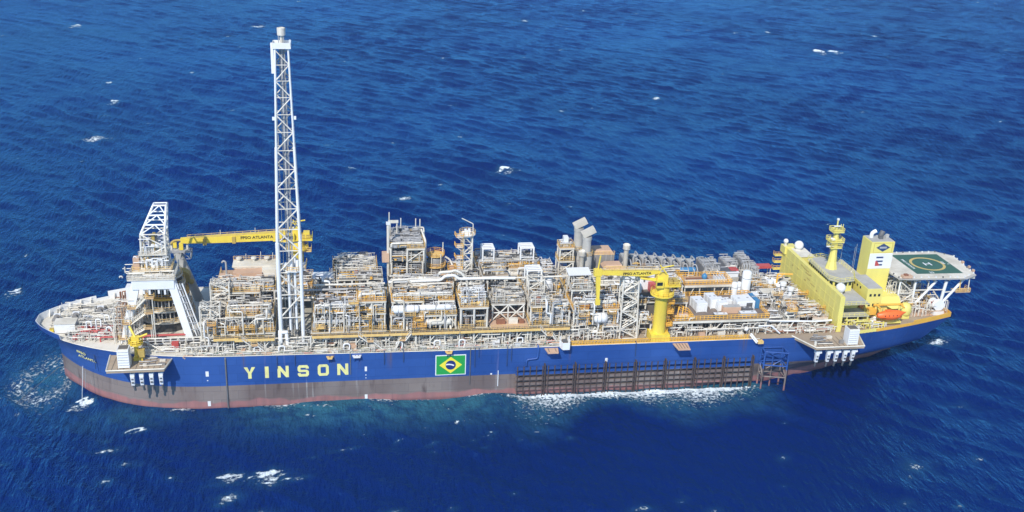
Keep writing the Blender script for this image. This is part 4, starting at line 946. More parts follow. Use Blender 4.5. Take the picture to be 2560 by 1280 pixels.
for x in (98, 102.5, 107, 111.5, 116, 121, 126, 131): bar(t, 'support', 'white', (x, -9.6, 20), (x, -9.6, 29.6), .18)

# walkway and support steel under the modules
t = thing('edge_walkway', 'long yellow-edged walkway along the near side at module floor level', 'walkway', (106, -21.5, 20))
for x0, x1, z in ((50, 56.5, 20.2), (55.5, 66, 19.8), (76, 97, 20), (97.2, 116.5, 20), (116.7, 148, 20)):
    box(t, 'walkway_plate', 'grating', x0, x1, -22.4, -20.7, z-.2, z-.02); box(t, 'edge_beam', 'rail_yellow', x0, x1, -22.65, -22.41, z-.55, z+.12); rail(t, [(x0, -22.5), (x1, -22.5)], z, 'rail_yellow', h=1.1, th=.04)
x = 51
while x < 148:
    if not 66.5 < x < 75.5:
        bar(t, 'post', 'white', (x, -21.6, 15.2), (x, -21.6, 19.6), .2)
        if int(x) % 3 == 0: bar(t, 'knee_brace', 'white', (x, -21.6, 17), (x+2, -21.6, 19.6), .14)
    x += 4.1
rng = random.Random(77)
t = thing('deck_piping', 'tangle of white and grey pipes on the main deck under the modules', 'pipework', (100, -18, 15))
for (x0, x1) in ((46, 66), (67, 97), (97, 117), (117, 137), (137, 165), (178, 208)):
    small_pipework(t, x0, x1, -22, -10, 15.2, 19.2, rng, 170, 'white', .08, .18); small_pipework(t, x0, x1, -21, -8, 15.2, 18.6, rng, 70, 'pipe_grey', .08, .2); small_pipework(t, x0, x1, -21, -10, 15.2, 17, rng, 14, 'rust', .1, .25, 'small_valves')
for y, z, r, mat in ((-20.4, 16.2, .26, 'white'), (-19.2, 16.6, .34, 'pipe_grey'), (-18.2, 17.8, .22, 'white'), (-17, 16.4, .4, 'white')):
    pipe(t, 'deck_line', mat, [(46, y, z), (82, y, z), (82, y, z+.8), (97, y, z+.8), (97, y, z), (130, y, z), (130, y+.6, z+.8), (164, y+.6, z+.8)], r)
for x in (53, 57.5, 62, 80, 87, 92.6, 104, 112, 118, 127, 140, 146, 188, 194, 200):
    mat = rng.choice(['white', 'clean_white', 'white', 'red', 'floor_peach', 'cream']); w = rng.uniform(.5, 1.1); box(t, 'deck_box', mat, x-w, x+w, -21.9, -20.7, 15, 15+rng.uniform(.8, 1.8))
for x in (60.5, 67, 84.5, 99, 109.5, 116.5, 133): pipe(t, 'loop_pipe', 'clean_white', [(x, -22.3, 15), (x, -22.3, 17.4), (x+1.6, -22.3, 17.4), (x+1.6, -22.3, 16.2), (x+1.2, -22.9, 15)], .22)
t = thing('deck_edge_fittings', 'scattered small white fittings and pipe stubs along the near deck edge', 'deck gear', (96, -23, 15))
rng2 = random.Random(123)
small_pipework(t, 42, 147, -23.6, -21.4, 15.1, 16.6, rng2, 240, 'white', .06, .13); small_pipework(t, 42, 147, -23.5, -21.4, 15.1, 16.2, rng2, 90, 'pipe_grey', .07, .16, 'small_fittings'); small_pipework(t, 42, 147, -23.4, -21.6, 15.1, 15.9, rng2, 40, 'floor_peach', .1, .25, 'small_boxes'); small_pipework(t, 42, 147, -23.4, -21.6, 15.1, 15.8, rng2, 30, 'red', .08, .18, 'small_valves')
for i in range(26):
    x = rng2.uniform(43, 146); w = rng2.uniform(.3, .9); box(t, 'deck_box', rng2.choice(['white', 'clean_white', 'cream', 'grey', 'floor_peach', 'dark_grey']), x-w, x+w, -23.3, -22.6, 15, 15+rng2.uniform(.4, 1.3))
rail(t, [(40, -hull_side_y(40, 15)+.15, zdeck(40)), (52, -23.85, zdeck(52)), (75, -23.85, zdeck(75)), (110, -23.85, zdeck(110)), (140, -23.85, zdeck(140))], 0, 'cream', h=1.1, th=.045, step=2)
# stairs from walkway to deck
for k, (xa, xb, lab) in enumerate(((57.5, 64.2, 'left of the flare tower'), (88.5, 95.5, 'ahead of the gap before the flag module'), (103, 98.6, 'rising right after the gap before the flag module'), (139.5, 144.8, 'below the orange-railed decks'))):
    t = thing('deck_stair', 'white stair to the main deck '+lab, 'stair', (xa, -22.6, 15), 'stairs down to the main deck')
    mx = xa+(xb-xa)*.35; stair(t, (xa, -22.4, 20), (mx, -22.4, 18), 1.1); box(t, 'landing', 'floor_peach', min(mx, mx+1.6*(1 if xb > xa else -1)), max(mx, mx+1.6*(1 if xb > xa else -1)), -23, -21.8, 17.9, 18.05); rail(t, [(mx, -23), (mx+(1.6 if xb > xa else -1.6), -23)], 18, 'rail_yellow'); stair(t, (mx+(1.6 if xb > xa else -1.6), -22.4, 18), (xb, -22.4, 15.2), 1.1)
# overhanging platforms along the deck edge
def edge_platform(x0, x1, yo, z, mat, label, slots=0, cabin=None):
    t = thing('edge_platform', label, 'platform', ((x0+x1)/2, -24, z), 'small platforms overhanging the near deck edge')
    m = MB(); m.poly([(x0+.5, yo), (x1-.5, yo), (x1, -23.6), (x0, -23.6)], z-.25, z); m.out('plate', mat, t)
    for i in range(slots): x = x0+1+(x1-x0-2)*i/max(1, slots-1); box(t, 'slot', 'deck_brown', x-.12, x+.12, yo+.8, -24.2, z, z+.05)
    m = MB()
    for x in (x0+.8, x1-.8): m.bar((x, yo+.4, z-.2), (x, -24, z-2), .12)
    m.out('strut', 'hull_paint', t)
    if cabin: box(t, 'cabinet', cabin, x1-1.4, x1-.2, yo+.2, -23.7, z, z+1.7)
    return t
edge_platform(178.4, 183, -28.2, 14.6, 'floor_peach', 'tan slotted platform overhanging the side aft of the yellow crane', 4)
edge_platform(140.6, 144.6, -27.2, 14.6, 'floor_peach', 'tan tray platform overhanging the side at the start of the yellow railing', 2)
edge_platform(79.6, 81.8, -25.6, 14.7, 'rail_yellow', 'small yellow platform overhanging the side above the gap after YINSON', 2)
edge_platform(86.6, 89.4, -25.4, 14.7, 'clean_white', 'small white frame platform overhanging the side just right of YINSON', 2)
edge_platform(112.2, 114.6, -25.5, 14.9, 'rail_yellow', 'small yellow platform overhanging the side right above the flag', 2)
for k, (x, lab) in enumerate(((146.4, 'white boxy gangway head at the forward end of the yellow railing'), (203.5, 'white folding gangway hanging out at the aft end of the yellow railing'))):
    t = thing('gangway', lab, 'gangway', (x, -24, 15))
    if k == 0:
        m = MB(); m.poly([(x-1.5, -24.6), (x-1, -26.4), (x+1, -26.4), (x+1.5, -24.6), (x+1.2, -22.6), (x-1.2, -22.6)], 15, 15.3); m.out('floor', 'clean_white', t)
        for a, b in (((x-1.5, -24.6), (x-1, -26.4)), ((x-1, -26.4), (x+1, -26.4)), ((x+1, -26.4), (x+1.5, -24.6)), ((x-1.5, -24.6), (x-1.2, -22.6)), ((x+1.5, -24.6), (x+1.2, -22.6))): 
            mm = MB(); mm.add([(*a, 15.3), (*b, 15.3), (*b, 17.2), (*a, 17.2)], [(0, 1, 2, 3)]); o = mm.out('side_plate', 'clean_white', t); sm_ = o.modifiers.new('thickness', 'SOLIDIFY'); sm_.thickness = .12
        box(t, 'opening', 'dark_grey', x-.7, x+.7, -24.6, -23.2, 16.6, 16.9); box(t, 'frame', 'clean_white', x-1.3, x-1.1, -24, -23.8, 15, 18.2); box(t, 'frame', 'clean_white', x+1.1, x+1.3, -24, -23.8, 15, 18.2)
    else:
        bar(t, 'boom', 'clean_white', (x-.9, -22.6, 16.0), (x+.3, -25.4, 14.5), .32, 'beam'); box(t, 'end_basket', 'rail_yellow', x+.5, x+2.2, -25.6, -24.2, 14.1, 14.9); ball(t, 'lamp', 'clean_white', (x-2, -21.5, 17.2), .7)
# yellow railing along the aft deck edge
t = thing('edge_railing', 'yellow-orange railing along the near deck edge aft of the pipe deck', 'railing', (176, -23.7, 15))
x = 147.8
while x < 207:
    x2 = min(x+5.4, 207.5)
    if not 201.8 < x < 203: 
        m = MB(); m.box(x, x2, -23.85, -23.7, 15.05, 15.35)
        k = x
        while k < x2: m.box(k, k+.16, -23.85, -23.7, 15.35, 16.25); k += .95
        m.box(x, x2, -23.87, -23.68, 16.22, 16.42); m.box(x, x2, -23.83, -23.74, 15.72, 15.86); m.out('rail_section', 'orange_yellow', t)
        box(t, 'toe_board', 'rail_yellow', x, x2, -23.68, -22.7, 15.0, 15.1)
    x += 5.4

# ------------------------------------------------------------------ flare tower
t = thing('flare_tower', 'very tall white tubular lattice flare tower rising near the bow', 'flare tower', (70.7, -15.5, 15))
ZB, ZT = 20, 97.5
def fl_c(k, z):
    f = min(1, max(0, (z-45)/(ZT-45))); g = 1-min(1, max(0, (z-20)/(ZT-20)))
    cx_ = 70.55+.15*(z-20)/77; w = 3.0-1.4*f
    d = 3.2-1.7*f; cy_ = -15.2
    return Vector((cx_+(-w, w, w, -w)[k], cy_+(-d, -d+.2, d, d)[k], z))
for k in range(4):
    rr = (.56, .5, .32, .32)[k]
    bar(t, 'leg', 'clean_white', fl_c(k, 20), fl_c(k, 46), rr); bar(t, 'leg', 'clean_white', fl_c(k, 46), fl_c(k, 72), rr*.72); bar(t, 'leg', 'clean_white', fl_c(k, 72), fl_c(k, ZT), rr*.5)
z = 24.0; j = 0; L = []
while z < ZT-2:
    f = (z-20)/77; h = 7.0-3.3*f; L.append((z, min(z+h, ZT-.6), j)); z += h; j += 1
for z0, z1, j in L:
    f = (z0-20)/77; rb = .25-.10*f
    for k in range(4):
        k2 = (k+1) % 4; bar(t, 'beam', 'white', fl_c(k, z0), fl_c(k2, z0), rb*.65)
        a, b = (k, k2) if (j+k) % 2 == 0 else (k2, k); bar(t, 'brace', 'white', fl_c(a, z0), fl_c(b, z1), rb)
for dx, dy, r_ in ((-.2, -.2, .28), (.5, .3, .16), (-.9, .2, .14), (-.5, .9, .1), (.9, -.4, .1)): 
    bar(t, 'flare_riser', 'pipe_grey', (70.6+dx, -15.2+dy, 15.2), (70.75+dx*.7, -15.2+dy, 98), r_)
bar(t, 'riser', 'clean_white', (70.2, -17.6, 20), (70.2, -17.4, 39), .3); bar(t, 'riser', 'clean_white', (71.9, -17.2, 20), (71.9, -17.2, 38), .32)
bar(t, 'lower_leg', 'clean_white', (67.4, -20.3, 15.2), (67.4, -18.6, 20.4), .6); bar(t, 'lower_leg', 'clean_white', (69.4, -20.3, 15.2), (69.0, -18.6, 20.2), .45); bar(t, 'beam', 'clean_white', (67.2, -18.9, 19.9), (69.4, -18.9, 19.9), .5)
for k in (1, 2, 3): bar(t, 'lower_leg', 'clean_white', (fl_c(k, 20).x, fl_c(k, 20).y, 15), fl_c(k, 20), .5)
m = MB(); m.poly([(68.6, -12.2), (68.3, -16.5), (70, -18.6), (72.4, -19), (74.8, -17.5), (75, -12.2)], 37.6, 37.9); m.out('platform', 'clean_white', t)
rail(t, [(68.3, -16.5), (70, -18.6), (72.4, -19), (74.8, -17.5), (75, -12.2)], 37.9, 'rail_yellow', th=.09)
for x, y in ((71, -17.4), (72.6, -17.6), (73.4, -15.5), (71.8, -15)): bar(t, 'bottle', 'clean_white', (x, y, 37.9), (x, y, 40.6), .42)
box(t, 'ladder_cage', 'clean_white', 68.0, 68.7, -16.6, -15.6, 91, 98.6); box(t, 'top_platform', 'clean_white', 68.5, 73, -17.2, -13.2, 97.3, 97.6)
for a in ((68.5, 73, -17.2, -17.1), (68.5, 73, -13.3, -13.2), (68.5, 68.6, -17.2, -13.2), (72.9, 73, -17.2, -13.2)): box(t, 'top_parapet', 'clean_white', *a, 97.6, 98.8)
box(t, 'top_post', 'clean_white', 72.6, 73, -17.2, -16.8, 98.8, 99.6)
m = MB(); m.lathe((70.7, -15.2, 98), [(.4, 0), (.4, 2.2), (1.0, 2.4), (1.05, 4.2), (.75, 4.3), (.7, 3.6)], 16); m.out('flare_tip', 'white', t)
bar(t, 'pilot_pipe', 'pipe_grey', (70, -15.6, 97.6), (70, -15.6, 101), .1); bar(t, 'pilot_pipe', 'pipe_grey', (71.3, -15.6, 97.6), (71.3, -15.6, 101), .1)
ladder(t, 68.9, -15.4, 20, 91, 'white', 'y', False)
for x, z in ((68.0, 79.5), (73.4, 79.7)): box(t, 'light_box', 'clean_white', x-.3, x+.3, -17.3, -16.7, z-.4, z+.4)

# ------------------------------------------------------------------ cranes
def boom_crane(far):
    if far:
        t = thing('pedestal_crane', 'far yellow pedestal crane behind the flare tower, boom laid toward the bow', 'crane', (71, 15, 15))
        X, Y, zp, zb, xe, ye, ze = 71.5, 15, 31.5, 36.2, 38.2, 13.5, 35.0
    else:
        t = thing('pedestal_crane', 'near yellow pedestal crane on a thick pillar amidships, boom laid toward the bow', 'crane', (174.5, -21.8, 15))
        X, Y, zp, zb, xe, ye, ze = 174.6, -21.6, 29.2, 36.0, 154.6, -21.8, 36.6
    R0 = 1.85
    m = MB(); m.lathe((X, Y, 15), [(R0*1.04, 1.5), (R0, 2.2), (R0, zp-16.2), (R0*1.25, zp-15.2), (R0*1.25, zp-15)], 24); m.out('pedestal', 'crane_yellow', t, True)
    box(t, 'pedestal_base', 'crane_yellow', X-2.7, X+2.9, Y-2.2, Y+2.4, 14.9, 17.3)
    m = MB(); m.lathe((X, Y, zp), [(R0*.9, 0), (3.4, .05), (3.4, .35), (R0*.9, .35)], 24); m.out('ring_platform', 'crane_yellow', t)
    rail(t, [(X+3.3*math.cos(a), Y+3.3*math.sin(a)) for a in np.linspace(0, 2*math.pi, 15)[:-1]], zp+.35, 'crane_yellow', closed=True, th=.07)
    m = MB(); m.lathe((X, Y, zp+.3), [(2.0, 0), (2.0, 1.6), (1.5, 3.0), (1.5, 3.6)], 20); m.out('slew_column', 'crane_yellow', t, True)
    z0 = zp+3.6
    box(t, 'machinery_house', 'crane_yellow', X-2.2, X+1.0, Y-1.2, Y+1.6, z0-.2, z0+2.6); box(t, 'house_deck', 'crane_yellow', X-1, X+4.6, Y-2.2, Y+2.4, z0-.6, z0-.3)
    rail(t, [(X+1, Y-2.2), (X+4.6, Y-2.2), (X+4.6, Y+2.4)], z0-.3, 'crane_yellow'); box(t, 'cab', 'crane_yellow', X-2.6, X-.6, Y-2.6, Y-1.25, z0-.6, z0+1.6)
    box(t, 'cab_window', 'glass', X-2.65, X-1, Y-2.66, Y-2.6, z0+.2, z0+1.2)
    for k in (0, 1): box(t, 'winch_drum', 'old_yellow', X+1.2+k*1.6, X+2.4+k*1.6, Y-1.2, Y+1.3, z0-.2, z0+1.0)
    bar(t, 'gantry_leg', 'crane_yellow', (X+1, Y-1, z0+2.4), (X-1, Y-.8, z0+5), .16); bar(t, 'gantry_leg', 'crane_yellow', (X+1, Y+1.2, z0+2.4), (X-1, Y+1, z0+5), .16); bar(t, 'gantry_leg', 'crane_yellow', (X-2, Y-.8, z0+2.4), (X-1, Y-.8, z0+5), .14); bar(t, 'gantry_head', 'crane_yellow', (X-1, Y-.9, z0+5), (X+2.6, Y, z0+5.2), .2)
    # box-girder boom with tapered root and tip
    m = MB(); d = Vector((xe-X, ye-Y, 0)).normalized(); s = Vector((-d.y, d.x, 0)); Lb = Vector((xe-X, ye-Y, 0)).length
    secs = [(1.5, .5, .5), (3.2, .7, .75), (6, .85, 1.2), (8, .85, 1.2), (Lb*.6, .8, 1.05), (Lb-3, .7, .85), (Lb, .6, .7)] if far else [(1.5, .45, .4), (3.2, .6, .55), (5, .7, .8), (8, .7, .8), (Lb-3, .6, .65), (Lb, .5, .6)]
    vs = []
    for u, w, h in secs:
        c = Vector((X, Y, zb+(ze-zb)*u/Lb))+d*u; top = .9 if far else .65
        for a, b in ((-w, top), (w, top), (w, top-2*h), (-w, top-2*h)): vs.append(tuple(c+s*a+Vector((0, 0, b))))
    fs = [(3, 2, 1, 0), tuple(len(vs)-4+i for i in range(4))]
    for i in range(len(secs)-1):
        for k in range(4): fs.append((i*4+k, i*4+(k+1) % 4, i*4+4+(k+1) % 4, i*4+4+k))
    m.add(vs, fs); m.out('boom', 'crane_yellow', t)
    P = lambda u, a, b: tuple(Vector((X, Y, zb+(ze-zb)*u/Lb))+d*u+s*a+Vector((0, 0, b)))
    bar(t, 'boom_cylinder', 'crane_yellow', P(.6, .6, -2.6), P(7, .6, -1.6), .3); bar(t, 'boom_cylinder', 'crane_yellow', P(.6, -.6, -2.6), P(7, -.6, -1.6), .3)
    rail(t, [P(2, .8, .95), P(Lb-2, .62, .95)], 0, 'rail_yellow', h=1.05, th=.06, step=2.2); box(t, 'walkway', 'old_yellow', min(X, xe)+2, max(X, xe)-4, Y-.3, Y+.3, 0, .01) if False else None
    nrm = -s if s.y > 0 else s
    xdir = -d if d.x < 0 else d
    lettering(t, 'FPSO ATLANTA', 1.2 if far else 1.05, 'black', Vector(P(11.6 if far else 8.2, 0, -.15 if far else -.1))+nrm*(.9 if far else .76), xdir, (0, 0, 1), 1.12, .02)
    if far:
        for u in (12, 22): bar(t, 'boom_post', 'white', P(u, 0, 1), P(u, 0, 2.6), .09); 
        for u in (18.2, 26.5): box(t, 'boom_bracket', 'old_yellow', P(u, 0, 0)[0]-.5, P(u, 0, 0)[0]+.5, P(u, 0, 0)[1]-1.1, P(u, 0, 0)[1]+1, P(u, 0, -1.5)[2], P(u, 0, .6)[2])
        box(t, 'hook_block', 'crane_yellow', xe-.5, xe+.6, ye-.6, ye+.6, ze-2.6, ze-.6); box(t, 'hook_block', 'crane_yellow', xe-2.2, xe-1.2, ye-.5, ye+.5, ze-2, ze-.4); pipe(t, 'sheave_arm', 'old_yellow', [P(Lb-.4, 0, .3), (xe-2, ye, ze+.2), (xe-3, ye, ze-1)], .35)
        box(t, 'counterweight', 'crane_yellow', X+2, X+3.8, Y-1.1, Y+1.1, z0-.1, z0+1.6); box(t, 'house_deck', 'rail_yellow', X+.5, X+4.2, Y-1.8, Y+1.8, zb-5.4, zb-5.2); rail(t, [(X+.5, Y-1.8), (X+4.2, Y-1.8), (X+4.2, Y+1.8)], zb-5.2, 'rail_yellow', th=.08)
    else:
        m = MB(); k0 = Vector((xe+.6, ye, ze+.6)); k1 = Vector((xe+1.0, ye-.2, ze-8.2))
        vs = []
        for c, w in ((k0, .6), (k0.lerp(k1, .3), .65), (k1, .38)):
            for a, b in ((-w, -.5), (w, -.5), (w, .5), (-w, .5)): vs.append((c.x+a, c.y+b, c.z))
        m.add(vs, [(3, 2, 1, 0), (8, 9, 10, 11)]+[(i*4+k, i*4+(k+1) % 4, i*4+4+(k+1) % 4, i*4+4+k) for i in range(2) for k in range(4)]); m.out('jib', 'crane_yellow', t)
        box(t, 'jib_head', 'crane_yellow', k1.x-.6, k1.x+.7, k1.y-.5, k1.y+.5, k1.z-1.6, k1.z); bar(t, 'hook', 'dark_grey', (k1.x, k1.y, k1.z-2.6), (k1.x, k1.y, k1.z-1.6), .2)
        bar(t, 'jib_mast', 'crane_yellow', (xe+.5, ye, ze+.5), (xe+1, ye, ze+5), .22); box(t, 'knuckle', 'crane_yellow', xe-.6, xe+1.6, ye-.7, ye+.7, ze-1.0, ze+1.0)
        ladder(t, X+2.4, Y-.2, 17.3, zp, 'orange_yellow')
        for z in (19.5, 23.5, 26.5): box(t, 'side_platform', 'orange_yellow', X+1.9, X+3.6, Y-1.2, Y+1.4, z, z+.15); rail(t, [(X+1.9, Y-1.2), (X+3.6, Y-1.2), (X+3.6, Y+1.4)], z, 'orange_yellow', th=.09)
    return t
boom_crane(True); boom_crane(False)
t = thing('boom_rest', 'slanting grey boom rest column under the tip of the far crane', 'boom rest', (41, 14, 15))
bar(t, 'column', 'roof_grey', (42.4, 14, 15), (36.6, 14, 32.4), 1.35); m = MB(); m.box(35, 40.6, 12.6, 15.4, 31.6, 32.3); m.out('head_beam', 'pipe_grey', t)
for x in (35.4, 39.9): bar(t, 'prong', 'white', (x, 14, 32.3), (x, 14, 34), .35)
lattice(t, (37.8, 40.8, 12.8, 15.2), (38.2, 41, 12.8, 15.2), 29.6, 32, 1, .16, .1, 'pipe_grey', leg_name='basket_post')
t = thing('hose_reel', 'round dull yellow reel housing behind the turret gantry', 'reel housing', (38.7, 8, 20))
m = MB(); m.lathe((38.8, 8.5, 26), [(.3, -1.4), (2.1, -1.4), (2.25, 0), (2.1, 1.4), (.3, 1.4)], 22, 'y'); m.out('drum', 'old_yellow', t, True); box(t, 'stand', 'dark_grey', 37.4, 40.2, 7.4, 9.6, 20, 24.4); ball(t, 'motor', 'old_yellow', (41.2, 7.4, 24.6), .8)

# ------------------------------------------------------------------ turret and its gantry
TX, TY = 35.3, -1.0
t = thing('turret', 'round multi-deck mooring turret with railed rings under the white arch', 'mooring turret', (TX, TY, 15))
m = MB(); m.lathe((TX, TY, 15), [(7.0, 0), (7.0, 3.4), (4.6, 3.5), (4.6, 15.4), (4.4, 15.6)], 32); m.out('core', 'equip_dark', t, True)
for k, (z, rr, mat) in enumerate(((18.6, 7.6, 'floor_tan'), (21.8, 7.0, 'floor_tan'), (25.2, 6.2, 'floor_tan'), (28.2, 5.4, 'floor_tan'), (30.6, 4.8, 'grating'))):
    m = MB(); m.lathe((TX, TY, z), [(4.0, 0), (rr, 0), (rr, .35), (4.0, .35)], 36); m.out('ring_deck', mat, t)
    m = MB(); m.lathe((TX, TY, z), [(rr, -.08), (rr+.1, -.08), (rr+.1, .42), (rr, .42)], 36); m.out('ring_edge', 'cream' if k != 2 else 'orange_yellow', t)
    rail(t, [(TX+(rr-.1)*math.cos(a), TY+(rr-.1)*math.sin(a)) for a in np.linspace(0, 2*math.pi, 29)[:-1]], z+.35, 'rail_yellow' if k != 2 else 'orange_yellow', closed=True)
    for i in range(20):
        a = math.pi+i*math.pi/19; 
        if k < 4: bar(t, 'ring_post', 'white' if i % 2 else 'grey', (TX+(rr-1)*math.cos(a), TY+(rr-1)*math.sin(a), z+.3), (TX+(rr-1)*math.cos(a), TY+(rr-1)*math.sin(a), z+3.1), .14)
rng = random.Random(9)
for z in (18.9, 22.1, 25.5, 28.5):
    for i in range(9):
        a = math.pi+rng.uniform(.1, 3.0); rr = rng.uniform(4.7, 5.6); s = rng.uniform(.3, .75); x, y = TX+rr*math.cos(a), TY+rr*math.sin(a)
        box(t, 'swivel_box', rng.choice(['grey', 'rust', 'dark_grey', 'pipe_grey', 'equip_dark']), x-s, x+s, y-s*.7, y+s*.7, z, z+rng.uniform(.6, 1.9), rz=a)
# portal arch over the turret
t = thing('turret_gantry', 'white box-section portal arch straddling the turret', 'gantry', (35, -12, 15))
def prism(name, mat, A, B, wx, wy, wx2=None):
    m = MB(); vs = []
    for c, w in ((A, wx), (B, wx2 or wx)):
        for a, b in ((-w, -wy), (w, -wy), (w, wy), (-w, wy)): vs.append((c[0]+a, c[1]+b, c[2]))
    m.add(vs, [(3, 2, 1, 0), (4, 5, 6, 7), (0, 1, 5, 4), (1, 2, 6, 5), (2, 3, 7, 6), (3, 0, 4, 7)]); return m.out(name, mat, t)
m = MB(); m.poly([(28.6, -13.4), (39.6, -13.4), (39.6, -10.2), (28.6, -10.2)], 31.4, 34.0); m.out('arch_beam', 'clean_white', t)
prism('arch_leg', 'clean_white', (43.2, -13.6, 15), (38.6, -11.9, 33.95), 1.0, 1.1, 1.05)
prism('arch_leg', 'clean_white', (25.2, -13.2, 15), (29.8, -11.7, 33.95), 1.0, 1.1, 1.15)
prism('arch_leg', 'clean_white', (28, 8.5, 15), (31.5, -1, 33.8), 1.1, 1.1)
m = MB(); m.poly([(27.6, -13.6), (39.9, -13.6), (39.6, -2), (28, -1)], 34.0, 34.3); m.out('arch_deck', 'cream', t); rail(t, [(28, -1), (27.6, -13.6), (39.9, -13.6), (39.6, -2)], 34.3, 'white', th=.08)
for i in range(7):
    f = i/7; x = 39.0+(43.2-38.4)*f*.93; z = 31-13.6*f
    m = MB(); m.lathe((0, 0, 0), [(.5, -.1), (.62, -.1), (.62, .1), (.5, .1)], 8); 
    box(t, 'leg_clamp', 'pipe_grey', x-1.35, x+2.6, -13.2-f*1.0, -12.9-f*1.0, z-.12, z+.12)
for dx, mat in ((1.6, 'clean_white'), (2.3, 'pipe_grey'), (3.0, 'clean_white')): bar(t, 'leg_pipe', mat, (38.6+dx, -12.6, 32.6), (43.0+dx, -14.0, 17.4), .2)
for i, x in enumerate((31.5, 33, 35.4, 37)): box(t, 'hanger', 'clean_white', x-.25, x+.25, -13, -12.6, 29.9-.3*(i % 2), 31.4)
for k in range(3):
    zz = 17.6+k*4.5; xx = 25.9+k*1.5
    stair(t, (xx+5.4-k, -14.8, zz+2.9), (xx+.6, -14.8, zz), 1.1, 'cream'); box(t, 'landing', 'floor_tan', xx+5.2-k, xx+7.4-k, -15.4, -13.8, zz+2.8, zz+2.95); rail(t, [(xx+5.2-k, -15.4), (xx+7.4-k, -15.4), (xx+7.4-k, -13.8)], zz+2.95, 'rail_yellow')
    box(t, 'landing', 'floor_tan', xx-1.6, xx+.6, -15.4, -13.8, zz-.15, zz); rail(t, [(xx-1.6, -13.8), (xx-1.6, -15.4), (xx+.6, -15.4)], zz, 'rail_yellow')
    for xp in (xx-1.4, xx+7-k): bar(t, 'stair_post', 'white', (xp, -15.2, 15), (xp, -15.2, zz+(2.8 if xp > xx else 0)), .16)
small_pipework(t, 22.5, 30, -14.5, -9, 15.5, 29, random.Random(3), 90, 'white', .07, .14); small_pipework(t, 23.5, 29.5, -13.5, -7, 15.5, 27, random.Random(4), 40, 'floor_tan', .1, .2, 'cable_trays'); small_pipework(t, 23.5, 28, -10, -4, 15.5, 28, random.Random(14), 30, 'rust', .1, .2, 'cable_trays')
box(t, 'cabin', 'clean_white', 26.0, 27.8, -8.6, -6, 26.4, 30.2); 
t = thing('pull_in_tower', 'white lattice pull-in tower with a raked top standing on the turret arch', 'lattice tower', (34, -4, 34))
lattice(t, (30.6, 37.2, -8, -2), (30.9, 37.2, -7, -2), 34.3, 44.8, 3, .28, .2)
for a, b in (((30.9, -7, 44.8), (34.2, -3.2, 51.8)), ((30.9, -2, 44.8), (34.2, -1, 51.8)), ((37.2, -7, 44.8), (37.6, -3.2, 51.8)), ((37.2, -2, 44.8), (37.6, -1, 51.8))): bar(t, 'leg', 'clean_white', a, b, .3)
for f in (.33, .66, 1):
    a = Vector((30.9, -7, 44.8)).lerp(Vector((34.2, -3.2, 51.8)), f); b = Vector((37.2, -7, 44.8)).lerp(Vector((37.6, -3.2, 51.8)), f); c = Vector((34.2, -1, 51.8)).lerp(Vector((30.9, -2, 44.8)), 1-f); d_ = Vector((37.2, -2, 44.8)).lerp(Vector((37.6, -1, 51.8)), f)
    bar(t, 'beam', 'clean_white', a, b, .24); bar(t, 'beam', 'clean_white', a, c, .2); bar(t, 'beam', 'clean_white', b, d_, .2); bar(t, 'beam', 'clean_white', c, d_, .2)
    a0 = Vector((30.9, -7, 44.8)).lerp(Vector((34.2, -3.2, 51.8)), f-.33); b0 = Vector((37.2, -7, 44.8)).lerp(Vector((37.6, -3.2, 51.8)), f-.33); mid = (a+b)/2
    bar(t, 'brace', 'clean_white', a0, mid, .17); bar(t, 'brace', 'clean_white', b0, mid, .17); bar(t, 'brace', 'clean_white', b0, d_, .17)
box(t, 'work_deck', 'cream', 30.2, 37.6, -8.4, -1.6, 39.2, 39.4); rail(t, [(30.2, -8.4), (37.6, -8.4), (37.6, -1.6)], 39.4, 'white'); box(t, 'sheave_block', 'dark_grey', 32.8, 34.8, -6, -4.4, 41.2, 44.2); box(t, 'sheave_frame', 'old_yellow', 33.6, 34.4, -6.4, -4, 40.4, 44.4)
m = MB(); m.box(28.4, 38.6, -9.6, -.8, 34.9, 35.2); m.out('work_deck', 'cream', t); rail(t, [(28.4, -.8), (28.4, -9.6), (38.6, -9.6), (38.6, -.8)], 35.2, 'rail_yellow')
box(t, 'hydraulic_cabinet', 'floor_peach', 28.6, 30.2, -8.6, -6.6, 35.2, 38.6); rng = random.Random(8)
small_pipework(t, 28.8, 38, -9, -2, 35.2, 39, rng, 90, 'clean_white', .08, .17); small_pipework(t, 30.5, 37, -8, -2, 39.4, 44, rng, 34, 'clean_white', .08, .15); small_pipework(t, 30.5, 37, -8, -2, 35.4, 44, rng, 16, 'rail_yellow', .1, .2, 'winch_fittings')
small_pipework(t, 25.5, 39.5, -13, -2, 34.4, 36, rng, 60, 'white', .08, .2)

